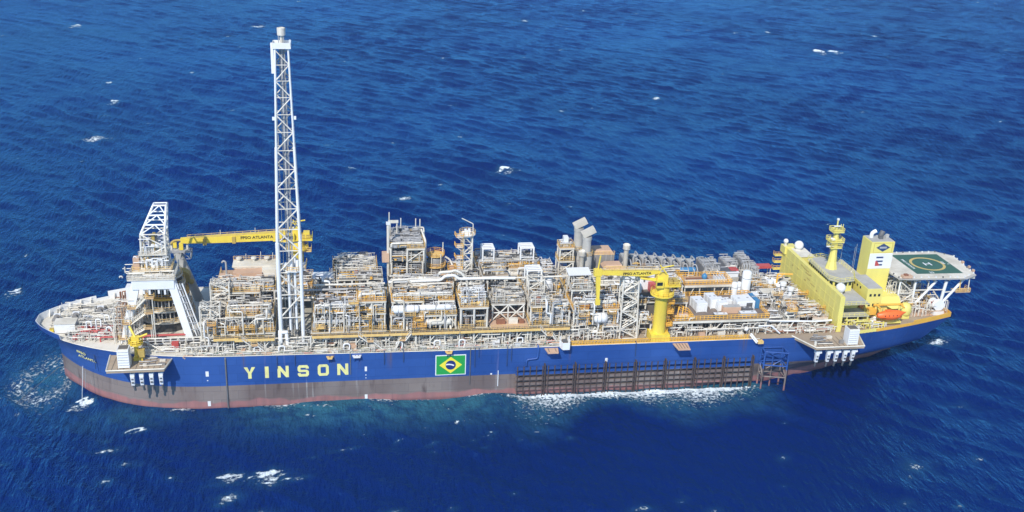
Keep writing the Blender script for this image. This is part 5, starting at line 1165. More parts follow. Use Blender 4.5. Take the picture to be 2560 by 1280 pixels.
# ------------------------------------------------------------------ bow deck gear
t = thing('bow_house', 'plain white windowless box house on the foredeck tip', 'deck house', (8.5, -5, 16))
box(t, 'wall', 'clean_white', 5.9, 11.3, -7.2, -3.6, 16.1, 19.0); box(t, 'roof', 'cream', 5.7, 11.5, -7.4, -3.4, 19.0, 19.15); box(t, 'door', 'pipe_grey', 11.3, 11.36, -6.4, -5.4, 16.2, 18.2); box(t, 'skirting', 'grey', 5.85, 11.35, -7.25, -3.55, 16.1, 16.35)
t = thing('valve_box', 'small yellow valve box beside the white bow house', 'box', (4.9, -6.2, 16)); box(t, 'body', 'crane_yellow', 4.5, 5.5, -6.9, -6, 16.1, 17.4); box(t, 'lid', 'old_yellow', 4.45, 5.55, -6.95, -5.95, 17.4, 17.5)
for k, (x, y, lab) in enumerate(((9.5, 1.5, 'white mooring winch behind the bow house'), (15.5, 5, 'white mooring winch amidships on the foredeck'), (20.5, 8.5, 'white mooring winch by the raised far bulwark'), (13, -1.5, 'white mooring winch in front of the red valves'), (22, 1.5, 'white mooring winch nearest the turret'), (4.6, 0.5, 'white mooring winch in the very tip of the bow'))):
    t = thing('mooring_winch', lab, 'winch', (x, y, 16), 'mooring winches on the foredeck')
    m = MB(); m.lathe((x, y, 17.2), [(.9, -1.1), (.9, -.9), (.45, -.9), (.45, .9), (.9, .9), (.9, 1.1)], 14, 'y'); m.out('drum', 'grey', t, True)
    box(t, 'bed', 'white', x-1.3, x+1.3, y-1.4, y+1.4, 16.05, 16.4); box(t, 'gearbox', 'clean_white', x-.9, x+.9, y+1.15, y+1.9, 16.3, 18); box(t, 'motor', 'pipe_grey', x+.9, x+1.8, y-.4, y+.5, 16.3, 17.2)
rng = random.Random(31)
t = thing('foredeck_piping', 'white and grey pipes, bitts and vents crowding the foredeck', 'pipework', (14, 0, 16))
small_pipework(t, 3.5, 26, -3, 12, 16, 17.8, rng, 230, 'white', .06, .15); small_pipework(t, 10, 25, -13, 0, 16, 18.6, rng, 190, 'white', .06, .14); small_pipework(t, 10, 25, -12, 9, 16, 17.6, rng, 120, 'pipe_grey', .08, .16); small_pipework(t, 9, 25, -9, 9, 16, 17.2, rng, 60, 'equip_dark', .1, .3, 'small_fittings')
for i in range(16):
    x = rng.uniform(4, 24); y = rng.uniform(-2, min(11, 3+x*.5)); m = MB(); m.lathe((x, y, 16), [(.35, 0), (.35, .9), (.5, 1), (.5, 1.2), (.1, 1.3)], 8); m.out('bitt', rng.choice(['white', 'clean_white', 'cream']), t)
for i, (x, y, h) in enumerate(((14.6, -8, 4), (17.4, -9, 5), (20.2, -10, 3), (18.4, -3, 3.4), (21.8, -5, 4))): pipe(t, 'vent_pipe', 'clean_white', [(x, y, 16), (x, y, 16+h), (x+1.3, y, 16+h), (x+1.3, y-.3, 16+h*.6)], .2)
t = thing('fire_main', 'bright red fire water pipes and valves on the near foredeck', 'fire main', (18, -9, 16))
for y, z, x0, x1 in ((-9.5, 17, 12, 24), (-11.5, 16.8, 15, 26), (-13, 17.4, 19, 27), (-6.5, 17.6, 12, 22)): pipe(t, 'red_pipe', 'red', [(x0, y, 16), (x0, y, z), (x1, y, z), (x1, y+1, z), (x1, y+1, 16)], .2)
small_pipework(t, 12.5, 22, -10.5, -5, 16, 18.4, rng, 40, 'red', .1, .22, 'small_valves')
for x, y in ((14, -9), (17, -8), (19.5, -10)): box(t, 'valve_block', 'red', x-.6, x+.6, y-.5, y+.5, 16, 17.3)
t = thing('fire_main', 'long red fire main running past the foot of the turret', 'fire main', (36, -12.4, 16)); pipe(t, 'red_pipe', 'red', [(30.5, -14.2, 15.7), (30.5, -14.2, 18), (42, -14.2, 18), (42, -13, 18), (42, -13, 15.6)], .34); [box(t, 'support', 'white', x-.15, x+.15, -14.4, -14, 15.8, 17.7) for x in (32, 34.5, 37, 39.5)]
t = thing('red_cabinet', 'red cabinet on the deck right of the bow platform davit', 'cabinet', (39, -18, 15)); box(t, 'body', 'red', 38.4, 40.2, -18.3, -17.2, 15.8, 17.6); box(t, 'door', 'red', 38.5, 40.1, -18.36, -18.3, 15.9, 17.5); box(t, 'feet', 'dark_grey', 38.5, 40.1, -18.2, -17.3, 15.6, 15.8)
t = thing('red_cover', 'red tarpaulin-like cover lying on the near bow deck edge', 'cover', (11.5, -10.5, 16)); m = MB(); m.add([(10.4, -11.2, 16.05), (12.6, -11.6, 16.05), (13, -10, 16.05), (10.8, -9.6, 16.05), (11.6, -10.6, 17.2)], [(0, 1, 4), (1, 2, 4), (2, 3, 4), (3, 0, 4), (3, 2, 1, 0)]); m.out('cover', 'red', t)
small_pipework(t, 26, 46, -20.6, -16.8, 15.6, 17.4, rng, 70, 'white', .06, .14); small_pipework(t, 26, 46, -20.6, -16.8, 15.6, 17, rng, 30, 'pipe_grey', .07, .16)
t = thing('deck_pipe_stand', 'white framed pipe stand along the near deck between turret and stair towers', 'pipe stand', (36, -17, 15.5))
for x in range(30, 47, 2): bar(t, 'post', 'white', (x, -16.6, 15.8), (x, -16.6, 18.2), .2); box(t, 'hatch', 'equip_dark', x+.4, x+1.5, -16.3, -16, 15.9, 17.6)
for z in (17.4, 18.2): bar(t, 'rail_beam', 'white' if z > 18 else 'pipe_grey', (29.6, -16.6, z), (47, -16.6, z), .18)
rail(t, [(41, -20.5), (47, -20.5)], 15.9, 'white', th=.09); bar(t, 'inclined_rail', 'white', (31.5, -18.6, 18.4), (37, -20.4, 15.9), .2)
for x in (42.5, 45, 48, 50.5): pipe(t, 'hoop', 'white', [(x, -21.5, 15.7), (x, -21.5, 17.6), (x+1.6, -21.5, 17.6), (x+1.6, -21.5, 15.7)], .18)
t = thing('davit_crane', 'small yellow davit crane behind the white louvred tower on the bow platform', 'davit', (30, -22, 15.2))
bar(t, 'post', 'crane_yellow', (30, -22.4, 15.2), (30, -22.4, 20), .6); m = MB(); m.lathe((30, -22.4, 19.6), [(.5, 0), (1.9, .1), (1.9, .4), (.5, .4)], 16); m.out('platform', 'crane_yellow', t); rail(t, [(30+1.8*math.cos(a), -22.4+1.8*math.sin(a)) for a in np.linspace(0, 6.28, 11)[:-1]], 20, 'crane_yellow', closed=True, th=.1)
box(t, 'house', 'crane_yellow', 29, 31, -23.2, -21.6, 20.2, 21.8); bar(t, 'arm', 'crane_yellow', (30, -22.4, 21.6), (28.4, -20.5, 24), .3); bar(t, 'arm', 'crane_yellow', (30.4, -22.4, 21.4), (33.2, -22.6, 22.6), .28); box(t, 'winch', 'old_yellow', 30.6, 32.2, -24, -22.6, 16.4, 18.4); box(t, 'base', 'crane_yellow', 29.2, 31.6, -23.4, -21.6, 15.1, 15.9)
# water falling from the bow outlet
t = thing('water_discharge', 'thin white streams of water falling down the bow to the sea', 'water', (13, -13, 6))
[pipe(t, 'stream', 'clean_white', [(14.2+k*.18, -15.9-k*.1, 10.4), (14.0+k*.1, -16.3-k*.12, 7), (13.5+k*.06, -16.7-k*.16, 2.5), (13.2+k*.2, -16.9-k*.25, -.3)], .035+.01*k, 5) for k in range(2)]; pipe(t, 'stream', 'pipe_grey', [(15.2, -17.4, 9.6), (15.0, -17.8, 6.5), (14.9, -18, 4.8)], .06, 5)
t = thing('mooring_line', 'thin dark mooring line slanting from the bow into the sea', 'mooring line', (0, -5, 0)); bar(t, 'line', 'dark_grey', (4.3, -1.5, 3), (-12, -32, -3), .07)

# ------------------------------------------------------------------ amidships aft: stair tower, laydown decks, containers
t = thing('stair_tower', 'tall white cross-braced lattice stair tower just left of the crane pillar', 'stair tower', (166, -19, 15))
lattice(t, (163.4, 168.6, -20.5, -17), (163.4, 167.8, -20, -17), 15, 35, 7, .26, .17)
for j in range(6): za = 15+2.85*j; stair(t, (164 if j % 2 else 168, -18.6, za), (168 if j % 2 else 164, -18.6, za+2.85), 1.1)
box(t, 'top_grating', 'white', 163.6, 167.6, -19.9, -17.1, 35, 35.15)
def laydown(x0, x1, y0, y1, z, label, mat, under):
    t = thing('laydown_deck', label, 'laydown deck', ((x0+x1)/2, y0, 15), 'laydown decks')
    box(t, 'floor_plate', mat, x0, x1, y0, y1, z-.25, z); 
    for y in (y0, y1): box(t, 'edge_beam', 'cream', x0, x1, y-.2, y+.2, z-.9, z-.26)
    n = int((x1-x0)/5)
    for i in range(n+1):
        x = x0+.4+(x1-x0-.8)*i/n
        for y in (y0+.5, (y0+y1)/2, y1-.5): bar(t, 'column', 'white', (x, y, 15), (x, y, z-.26), .22)
        if i < n and i % 2 == 0: bar(t, 'brace', 'white', (x, y0+.5, 15.2), (x+(x1-x0)/n*.6, y0+.5, z-.9), .15)
    for a, b in (((x0, y0), (x1, y0)), ((x1, y0), (x1, y1)), ((x0, y1), (x0, y0)), ((x0, y1), (x1, y1))):
        rail(t, [a, b], z, 'orange_yellow', th=.1, h=1.3, step=1.2)
    return t
laydown(179, 208.5, -20.8, -3.6, 20.2, 'wide brown laydown deck with orange railings carrying the containers', 'deck_brown', 0)
laydown(188.2, 203.4, -2.4, 4.2, 23.4, 'smaller raised tan laydown deck with orange railings behind the containers', 'floor_tan', 0)
t = thing('tool_pen', 'orange-railed pen with white hatch at the crane end of the brown deck', 'pen', (182, -18, 20.2))
rail(t, [(179.4, -12.5), (179.4, -20.3), (185.2, -20.3), (185.2, -16), (182.8, -12.5)], 20.22, 'orange_yellow', th=.11, h=1.5, step=1.1, closed=True, name='pen_railing'); box(t, 'floor', 'floor_peach', 179.6, 185, -20.1, -15.5, 20.2, 20.26); box(t, 'hatch', 'clean_white', 181.8, 184.4, -19.6, -17.4, 20.26, 20.6); [bar(t, 'stanchion', 'orange_yellow', (x, -17, 20.2), (x+.8, -15.4, 22.2), .16) for x in (180.2, 181.6, 183)]
def container(x, y, z, L, Wd, H, rz, mat, label, g='shipping containers on the laydown deck', open_=False, roof=None):
    t = thing('container', label, 'container', (x, y, z), g)
    mw = Matrix.Translation((x, y, z)) @ Matrix.Rotation(rz, 4, 'Z')
    def bx(name, mt, a, b, c, d, e, f, par=t):
        o = box(par, name, mt, a, b, c, d, e, f); o.matrix_basis = mw @ o.matrix_basis; W[o] = o.matrix_basis.copy(); return o
    bx('body', mat, -L/2+.06, L/2-.06, -Wd/2+.06, Wd/2-.06, .12, H-.05)
    bx('roof', roof or mat, -L/2+.1, L/2-.1, -Wd/2+.1, Wd/2-.1, H-.05, H+.03)
    for a in (-1, 1):
        for b in (-1, 1): bx('corner_post', mat, a*(L/2-.1)-.1, a*(L/2-.1)+.1, b*(Wd/2-.1)-.1, b*(Wd/2-.1)+.1, 0, H)
    n = int(L/.6)
    for i in range(n): xx = -L/2+.35+i*(L-.7)/(n-1); bx('rib', mat, xx-.1, xx+.1, -Wd/2-.0, -Wd/2+.06, .2, H-.15)
    for i in range(3): yy = -Wd/2+.5+i*(Wd-1)/2; bx('end_rib', mat, -L/2, -L/2+.06, yy-.1, yy+.1, .2, H-.15)
    if open_: bx('opening', 'dark_grey', L*.02, L*.36, -Wd/2-.02, -Wd/2+.08, .2, H-.5)
    for s in (-.25, .25): bx('sling_plate', 'pipe_grey', s*L-.3, s*L+.3, -.3, .3, H+.03, H+.12)
    return t
container(189.3, -12.8, 20.2, 3.3, 5.6, 2.9, R(4), 'clean_white', 'leftmost white container on the brown laydown deck, standing end-on')
container(194.2, -10.6, 20.2, 3, 5.6, 2.9, R(4), 'clean_white', 'white container partly behind another, second from left on the laydown deck')
container(195.8, -13.0, 20.2, 3.0, 5.0, 2.7, R(4), 'clean_white', 'white container in front of the second one, mid laydown deck')
container(198.8, -11, 20.2, 2.2, 2.6, 2.0, R(10), 'clean_white', 'small white box to the right of the mid white container')
container(198.2, -16.2, 20.2, 5.4, 2.4, 2.2, R(-3), 'floor_peach', 'tan container with grey roof in the middle front of the laydown deck', roof='roof_grey')
container(203.2, -12.6, 20.2, 5.6, 5.2, 2.9, R(3), 'clean_white', 'large white container with a dark doorway at the right of the laydown deck', open_=True)
container(207.0, -11.6, 20.2, 1.5, 5.6, 2.8, R(3), 'blue_box', 'bright blue container at the right edge of the laydown deck')
container(203.2, -16.4, 20.2, 3.4, 1.7, 1.5, R(-2), 'dark_grey', 'low dark grey crate in front of the large white container')
container(194.2, -18.6, 20.2, 4.2, 1.6, .9, R(-2), 'dark_grey', 'flat dark crate under a white cover near the front railing', roof='clean_white')
container(202.6, -18.8, 20.2, 5.2, 1.9, 1.2, R(-2), 'pipe_grey', 'flat grey basket with white cover near the front right railing', roof='clean_white')
t = thing('blue_drum_skid', 'tan equipment with a round blue drum inside the raised laydown deck', 'skid', (195, 1, 23.4)); ball(t, 'drum', 'blue_box', (195.6, 1, 24.6), (.9, .9, 1)); box(t, 'frame', 'cream', 188.9, 202.6, -.2, .4, 23.5, 23.9); [box(t, 'rack', 'clean_white', x-.1, x+.1, -1, 2, 23.5, 24.8) for x in (198.8, 199.7, 200.6, 201.5)]; box(t, 'base', 'rust', 190, 197, .4, 2, 23.4, 23.9)
t = thing('blue_tank', 'flat grey-blue tank beyond the raised laydown deck', 'tank', (190, 6, 20)); vessel(t, 'shell', 'blue_box', (191.5, 5.6, 25), .9, 5.6); box(t, 'stand', 'grey', 189.5, 193.5, 5, 6.2, 20, 23.7)
t = thing('workshop', 'white workshop house with a red end beside the crane pillar', 'workshop', (169.5, -8, 20)); box(t, 'wall', 'clean_white', 167.4, 176.8, -8, -3, 24.8, 29.2); box(t, 'roof', 'clean_white', 167.2, 177, -8.3, -2.8, 29.2, 29.4); box(t, 'red_panel', 'red', 174.6, 178.4, -10.5, -8.05, 24.8, 27.4); box(t, 'plinth', 'grating', 167.6, 178, -10.6, -3.2, 15, 24.8); [box(t, 'window', 'dark_grey', x-.25, x+.25, -8.06, -8, 27.2, 28.2) for x in (169, 171.2, 173.4)]; box(t, 'wall', 'clean_white', 168.2, 172, -10.4, -8.05, 24.8, 27.6); ball(t, 'lamp', 'clean_white', (172, -11, 24), .4)
module('process_module', 'low tan and red pump module left of the crane pillar foot', PM, 91, [(19, 168.8, 173, -20, -14, 3, 'ty'), (22.4, 168.8, 186, -12.5, -4, 2, 'bL')], pal=YG)
module('process_module', 'tan equipment deck in front of the grey power module, behind the near crane', PM, 92, [(23.6, 171, 187.5, -3.4, 4, 2.2, 'tyD')], pal=YG)
t = thing('white_tank', 'tall white upright cylindrical tank near the yellow house', 'tank', (208, -2, 15)); vessel(t, 'shell', 'clean_white', (208.2, -2, 21.4), 1.45, 12.4, 'z', False, 24); bar(t, 'nozzle', 'pipe_grey', (208.2, -3.2, 17), (208.2, -4, 17), .3); box(t, 'skirt', 'white', 207, 209.4, -3.2, -.8, 15, 15.4)
t = thing('white_tank', 'shorter white upright tank left of the tall one', 'tank', (204.6, -2.6, 15)); vessel(t, 'shell', 'clean_white', (204.2, -3.0, 20), 1.0, 8.4, 'z', False, 20); vessel(t, 'shell', 'clean_white', (205.8, -2.4, 20), .7, 8, 'z', False, 16); box(t, 'skirt', 'white', 203.2, 206.6, -4, -1.6, 15, 16)
t = thing('service_house', 'white service house with dark roof lines left of the tall white tank', 'house', (203.5, 3, 15)); box(t, 'wall', 'clean_white', 201.8, 208.2, 4.6, 9, 15, 24); box(t, 'roof', 'clean_white', 201.6, 208.4, 4.3, 9.2, 24, 24.25); box(t, 'roof_trim', 'dark_grey', 202, 207.6, 5, 8.6, 24.26, 24.34); box(t, 'annex', 'cream', 203, 207, 1.2, 4.3, 15, 20); box(t, 'dark_unit', 'dark_grey', 208.8, 211, 4, 7, 15, 22)
module('utility_module', 'low tan utility module of white pipes between the tall tank and the yellow house', 'utility module', 101,
       [(17.6, 209.5, 228, -6, 14, 2.6, 'ty'), (19.6, 212, 220, 2, 10, 2.2, 'py')], pal=WG, group=None, dens=1.1)
module('utility_module', 'low peach-floored pump deck in front of the yellow house near its foot', 'utility module', 102,
       [(18, 215.2, 229, -17.5, -7.5, 2.0, 'pw')], pal=['clean_white', 'clean_white', 'white', 'cream', 'floor_peach'], group=None, dens=.5)
module('utility_module', 'brown low pipe deck right of the brown laydown deck', 'utility module', 103, [(17.2, 209.5, 215, -18, -7, 2, 'bwL')], pal=WG, group=None, dens=.8)
t = thing('equipment_house', 'white equipment house on the low deck before the yellow house', 'house', (215.6, -3, 17.6)); box(t, 'wall', 'clean_white', 213.6, 217.8, -3.6, -.4, 17.6, 20.4); box(t, 'roof', 'cream', 213.4, 218, -3.8, -.2, 20.4, 20.55); box(t, 'window', 'dark_grey', 215.3, 215.7, -3.66, -3.6, 19.4, 20.2); box(t, 'wall', 'clean_white', 210.6, 212.6, -3.4, -1, 17.6, 19.8)
for k, (x, y, z, h) in enumerate(((221.8, .5, 17.6, 4.6), (222.6, -3.5, 17.6, 4.6), (218.6, 3, 19.6, 2.4))):
    t = thing('mushroom_vent', ['white mushroom vent against the yellow wall, farther of the tall pair', 'white mushroom vent against the yellow wall, nearer of the tall pair', 'shorter white mushroom vent left of the tall pair'][k], 'vent', (x, y, z), 'mushroom vents before the yellow wall'); m = MB(); m.lathe((x, y, z), [(.6, 0), (.6, h-1.2), (1.05, h-1.1), (1.05, h-.2), (.5, h)], 14); m.out('cowl', 'clean_white', t, True); box(t, 'base', 'cream', x-.8, x+.8, y-.8, y+.8, z, z+.25)
t = thing('angle_davit', 'yellow angle davit frame against the front of the yellow wall', 'davit', (224, 5, 15)); bar(t, 'post', 'orange_yellow', (221.4, 4.6, 17.6), (221.4, 4.6, 23.2), .28); bar(t, 'arm', 'orange_yellow', (221.4, 4.6, 23.2), (226, 3.6, 23.4), .28); bar(t, 'brace', 'orange_yellow', (221.4, 4.6, 21.4), (223.2, 4.2, 23.2), .16)
t = thing('red_awning', 'red cover on white pipes at the far end of the low deck', 'cover', (221, 14, 17)); box(t, 'cover', 'red', 217.6, 223.4, 14, 16.5, 21.2, 22); [bar(t, 'post', 'white', (x, y, 15), (x, y, 21.2), .14) for x in (217.8, 223.2) for y in (14.2, 16.3)]
pp = thing('pipe_run', 'large white looping pipes beside the red cover at the far low deck', 'pipework', (217, 12, 17)); [pipe(pp, 'pipe', 'clean_white', [(211.5+i*.9, 12-i, 17), (211.5+i*.9, 12-i, 21.6-i*.4), (216+i, 11-i, 21.6-i*.4), (219, 9-i*1.2, 20.4), (222.5, 6-i*1.2, 20.2-i*.3)], .34) for i in range(4)]
t = thing('pipe_bridge', 'white sloping pipe run on the low deck by the aft platform', 'pipework', (222, -19, 15))
pipe(t, 'pipe', 'clean_white', [(205, -22, 18.2), (209, -22, 18.2), (212, -22, 15.6)], .26); pipe(t, 'pipe', 'white', [(184, -21.8, 17.6), (206, -21.8, 17.6), (209.5, -21.8, 16.2)], .22); pipe(t, 'pipe', 'clean_white', [(208.5, -19, 18.4), (224, -19, 17.6), (229.5, -19, 17.8)], .3); pipe(t, 'pipe', 'clean_white', [(212, -21.6, 16.2), (222, -21.4, 15.9), (229, -21, 16.4)], .22); [bar(t, 'prop', 'white', (x, -19, 15), (x+1.5, -19, 18), .18) for x in (212, 216, 219.5, 223.5, 227)]
small_pipework(t, 208, 230, -22, -17, 15.1, 17.4, random.Random(55), 90, 'white', .07, .16); small_pipework(t, 208, 230, -22, -17, 15.1, 16.6, random.Random(56), 24, 'rust', .12, .3, 'small_valves')

# ------------------------------------------------------------------ accommodation
t = thing('accommodation_block', 'pale yellow accommodation block with a blank wall across the deck', 'accommodation block', (236, 0, 15))
m = MB(); m.add([(230, -19.5, 15.0), (230, 21.5, 15.0), (230, 21.5, 26.4), (230, -21.3, 26.4), (230, -21.3, 20), (231.3, -19.5, 15.0), (231.3, 21.5, 15.0), (231.3, 21.5, 26.4), (231.3, -21.3, 26.4), (231.3, -21.3, 20)],
                [(0, 4, 3, 2, 1), (5, 6, 7, 8, 9), (3, 8, 7, 2), (3, 4, 9, 8), (4, 0, 5, 9), (1, 2, 7, 6)]); m.out('front_wall', 'pale_yellow', t)
m = MB(); m.add([(230.2, -21.4, 15), (231.6, -21.4, 15), (231.4, -21.4, 26.2), (229.9, -21.4, 26.2), (230.2, -20.9, 15), (231.6, -20.9, 15), (231.4, -20.9, 26.2), (229.9, -20.9, 26.2)], [(0, 1, 2, 3), (7, 6, 5, 4), (0, 4, 5, 1), (1, 5, 6, 2), (2, 6, 7, 3), (3, 7, 4, 0)]); m.out('end_strut', 'pale_yellow', t)
[box(t, 'window', 'glass', 242.4+i*1.4, 243.1+i*1.4, -15.56, -15.5, zz, zz+.8) for i in range(3) for zz in (17.4, 20.4, 23.6)]; box(t, 'house', 'pale_yellow', 231.3, 240, -14, 20.8, 15, 23.2); box(t, 'deck_roof', 'roof_grey', 231.3, 240.2, -20.5, 21, 23.2, 23.4)
box(t, 'house', 'pale_yellow', 239.9, 246.6, -4.2, 12, 15, 24.4); box(t, 'house', 'pale_yellow', 241.6, 246.6, -15.5, -4.3, 15, 26.0); box(t, 'deck_roof', 'roof_grey', 240.1, 246.8, -4.2, 12.2, 24.4, 24.55); box(t, 'deck_roof', 'roof_grey', 241.9, 246.5, -15.2, -4.5, 26.0, 26.15)
for x, y, z, w, h in ((230, 3, 25.0, 4, .25), (230, 1.5, 24.2, 3, .25), (230, 5.8, 25.2, 2, .2), (230, -.5, 24.5, 1.2, .25), (230, -2.8, 22.2, 3, .2), (230, .6, 22.8, 2.4, .2), (230, 2.6, 21.6, 1, .35), (230, -8.4, 19.6, 1, .25), (230, 8.5, 23, 1, .25), (230, -12.6, 18.4, .8, .3), (230, 12.6, 22.6, .8, .3), (230, -6, 21.6, .9, .25), (230, -15.8, 19, .7, .25)):
    box(t, 'wall_vent', 'old_yellow', x-.06, x+.02, y-w/2, y+w/2, z, z+h)
for y0 in np.arange(-18, 21, 3.3): box(t, 'panel_joint', 'pale_yellow', 229.95, 230.0, y0-.05, y0+.05, 16, 26.3)
for z in (18.2, 20.9, 23.6): box(t, 'panel_joint', 'pale_yellow', 229.94, 230.0, -19, 21.3, z-.05, z+.05)
rail(t, [(231, -20.8), (240, -20.8)], 23.4, 'pale_yellow'); box(t, 'wing_tip', 'pale_yellow', 229.4, 233.6, 18.6, 22.2, 24.2, 26.6); box(t, 'upper_house', 'pale_yellow', 231.3, 236, 11, 18.4, 23.4, 26.2); box(t, 'deck_roof', 'cream', 231.3, 236.2, 10.8, 18.6, 26.2, 26.35)
for z in (17.5, 20, 22.4): box(t, 'far_gallery', 'pale_yellow', 227.6, 231, 21.5, 23, z, z+.3); rail(t, [(227.6, 23), (227.6, 21.6), (230, 21.5)], z+.3, 'orange_yellow')
for x in (233.2, 235.6, 238): 
    for z in (17.2, 20.2): box(t, 'window', 'glass', x-.4, x+.4, -14.06, -14, z, z+.9)
for y in (-11, -9, -7.2): box(t, 'window', 'glass', 241.54, 241.6, y-.35, y+.35, 24.4, 25.1)
box(t, 'balcony', 'roof_grey', 231.3, 241, -19.8, -14, 19, 19.2); rail(t, [(231.3, -19.8), (241, -19.8), (241, -14)], 19.2, 'pale_yellow'); [bar(t, 'balcony_post', 'pale_yellow', (x, -19.6, 15), (x, -19.6, 19), .2) for x in (234, 237.5, 240.7)]
t = thing('bridge_house', 'pale yellow wheelhouse with many-sided grey roof and dark windows behind the blank wall', 'wheelhouse', (236, -3, 23.4))
pl = [(231.5, -9.5), (234, -12.2), (239.2, -11), (241.4, -6), (241, 5), (237, 8.6), (232, 7)]
m = MB(); m.poly([(236.3+(x-236.3)*.92, -2+(y+2)*.92) for x, y in pl], 23.4, 26.9); m.out('wall', 'pale_yellow', t); m = MB(); m.poly(pl, 26.9, 27.2); m.out('roof', 'roof_grey', t)
rail(t, pl, 27.2, 'pale_yellow', closed=True, th=.07)
for a, b in zip(pl, pl[1:]+pl[:1]):
    a = Vector((236.3+(a[0]-236.3)*.925, -2+(a[1]+2)*.925)); b = Vector((236.3+(b[0]-236.3)*.925, -2+(b[1]+2)*.925)); L = (b-a).length; n = max(2, int(L/1.3))
    for i in range(n):
        p = a.lerp(b, (i+.2)/n); q = a.lerp(b, (i+.8)/n); nn = Vector(((b-a).y, -(b-a).x)).normalized()*.04
        m = MB(); m.add([(p.x+nn.x, p.y+nn.y, 25.3), (q.x+nn.x, q.y+nn.y, 25.3), (q.x+nn.x, q.y+nn.y, 26.4), (p.x+nn.x, p.y+nn.y, 26.4), (p.x-nn.x, p.y-nn.y, 25.3), (q.x-nn.x, q.y-nn.y, 25.3), (q.x-nn.x, q.y-nn.y, 26.4), (p.x-nn.x, p.y-nn.y, 26.4)], [(0, 1, 2, 3), (7, 6, 5, 4), (0, 4, 5, 1), (2, 6, 7, 3), (1, 5, 6, 2), (0, 3, 7, 4)]); m.out('window', 'glass', t)
t = thing('radar_mast', 'tapering pale yellow radar mast with platforms on the wheelhouse roof', 'mast', (236.2, -1, 27.2))
m = MB(); m.lathe((236.2, -1, 27.2), [(1.9, 0), (1.35, 2.4), (1.1, 5), (.95, 9), (.8, 12), (.1, 12.2)], 8); m.out('column', 'pale_yellow', t)
for z, w in ((34.2, 1.9), (36.2, 2.3), (39.4, 1.9)): box(t, 'platform', 'pale_yellow', 236.2-w, 236.2+w*.9, -1-w*.8, -1+w*.8, z, z+.25); rail(t, [(236.2-w, -1-w*.8), (236.2+w*.9, -1-w*.8), (236.2+w*.9, -1+w*.8), (236.2-w, -1+w*.8)], z+.25, 'pale_yellow', closed=True, th=.09)
for x, y, z in ((234.6, -1.6, 37.2), (235.2, -1.8, 37.0)): ball(t, 'dome', 'clean_white', (x, y, z), .5)
bar(t, 'topmast', 'pale_yellow', (236, -1, 39.6), (236, -1, 43.2), .22); box(t, 'radar_scanner', 'clean_white', 234.8, 237, -1.6, -1.3, 41.2, 41.5); box(t, 'radar_scanner', 'clean_white', 233, 235.4, -2.2, -1.9, 34.8, 35.1); box(t, 'lamp_box', 'clean_white', 235.7, 236.3, -1.3, -.7, 43.2, 43.7); bar(t, 'yard', 'pale_yellow', (234.6, -1, 40.6), (238, -1, 40.9), .14); box(t, 'lamp_box', 'dark_grey', 236.6, 237.2, -1.9, -1.4, 38, 38.8); [bar(t, 'yard_post', 'pale_yellow', (x, -1, 40.6), (x, -1, 41.8), .1) for x in (237.3, 238)]
for k, (x, y, z, r_, zb, lab) in enumerate(((229.6+.6, 20.4, 28.2, .8, 26.6, 'small white radome on the far corner of the yellow wall'), (233.4, 17.2, 27.9, 1.5, 26.35, 'large white radome at the far end of the accommodation roof'), (234.2, -12.6, 25.5, 1.5, 23.4, 'large white radome at the near end below the wheelhouse'))):
    t = thing('radome', lab, 'radome', (x, y, zb), 'white radomes'); ball(t, 'dome', 'clean_white', (x, y, z), r_); m = MB(); m.lathe((x, y, zb), [(r_*.6, 0), (r_*.5, z-zb-r_*.6)], 12); m.out('base', 'white', t)
for k, (x, y, h) in enumerate(((239.5, 8, 5), (240.6, 2, 8), (241, -5, 8.5), (246, 3, 9), (232, 6, 4))):
    t = thing('whip_aerial', ['short thin whip aerial on the far wheelhouse roof', 'tall thin whip aerial behind the radar mast', 'tall thin whip aerial right of the radar mast', 'tallest thin whip aerial beside the funnel', 'shortest whip aerial on the front far roof corner'][k], 'aerial', (x, y, 24.5), 'whip aerials'); zb = 24.55 if x > 241.2 else 27.2; bar(t, 'rod', 'pipe_grey', (x, y, zb+.6), (x, y, zb+h), .05); bar(t, 'base', 'white', (x, y, zb-.3), (x, y, zb+.6), .14)
# funnel
t = thing('funnel', 'tall pale yellow funnel casing with white panel, company mark and diamond emblem', 'funnel', (250.5, -1, 15))
m = MB(); m.add([(246.6, -4, 15), (254.2, -4, 15), (254.2, 2, 15), (246.6, 2, 15), (246.9, -4, 36.7), (254.6, -4, 36.7), (254.6, 2, 36.7), (246.9, 2, 36.7)], [(0, 1, 5, 4), (1, 2, 6, 5), (2, 3, 7, 6), (3, 0, 4, 7), (4, 5, 6, 7)]); m.out('casing', 'pale_yellow', t)
box(t, 'white_panel', 'clean_white', 246.86, 254.5, -4.05, -3.98, 27.9, 33.0); box(t, 'side_panel', 'clean_white', 254.44, 254.6, -3.9, 1.9, 27.9, 33.0)
for x0, x1, z0, z1, mt in ((249.2, 251.5, 31.4, 31.9, 'logo_blue'), (249.2, 251.5, 30.1, 30.6, 'logo_blue'), (249.2, 251.5, 28.9, 29.4, 'logo_blue')): box(t, 'mark_bar', mt, x0, x1, -4.1, -4.052, z0, z1)
m = MB(); m.add([(249.1, -4.13, 28.8), (250.7, -4.13, 28.9), (250.0, -4.13, 29.9), (249.5, -4.13, 30.5), (249.1, -4.13, 30.5), (249.1, -4.06, 28.8), (250.7, -4.06, 28.9), (250.0, -4.06, 29.9), (249.5, -4.06, 30.5), (249.1, -4.06, 30.5)], [(0, 1, 2, 3, 4), (9, 8, 7, 6, 5), (0, 5, 6, 1), (1, 6, 7, 2), (2, 7, 8, 3), (3, 8, 9, 4), (4, 9, 5, 0)]); m.out('mark_corner', 'red', t)
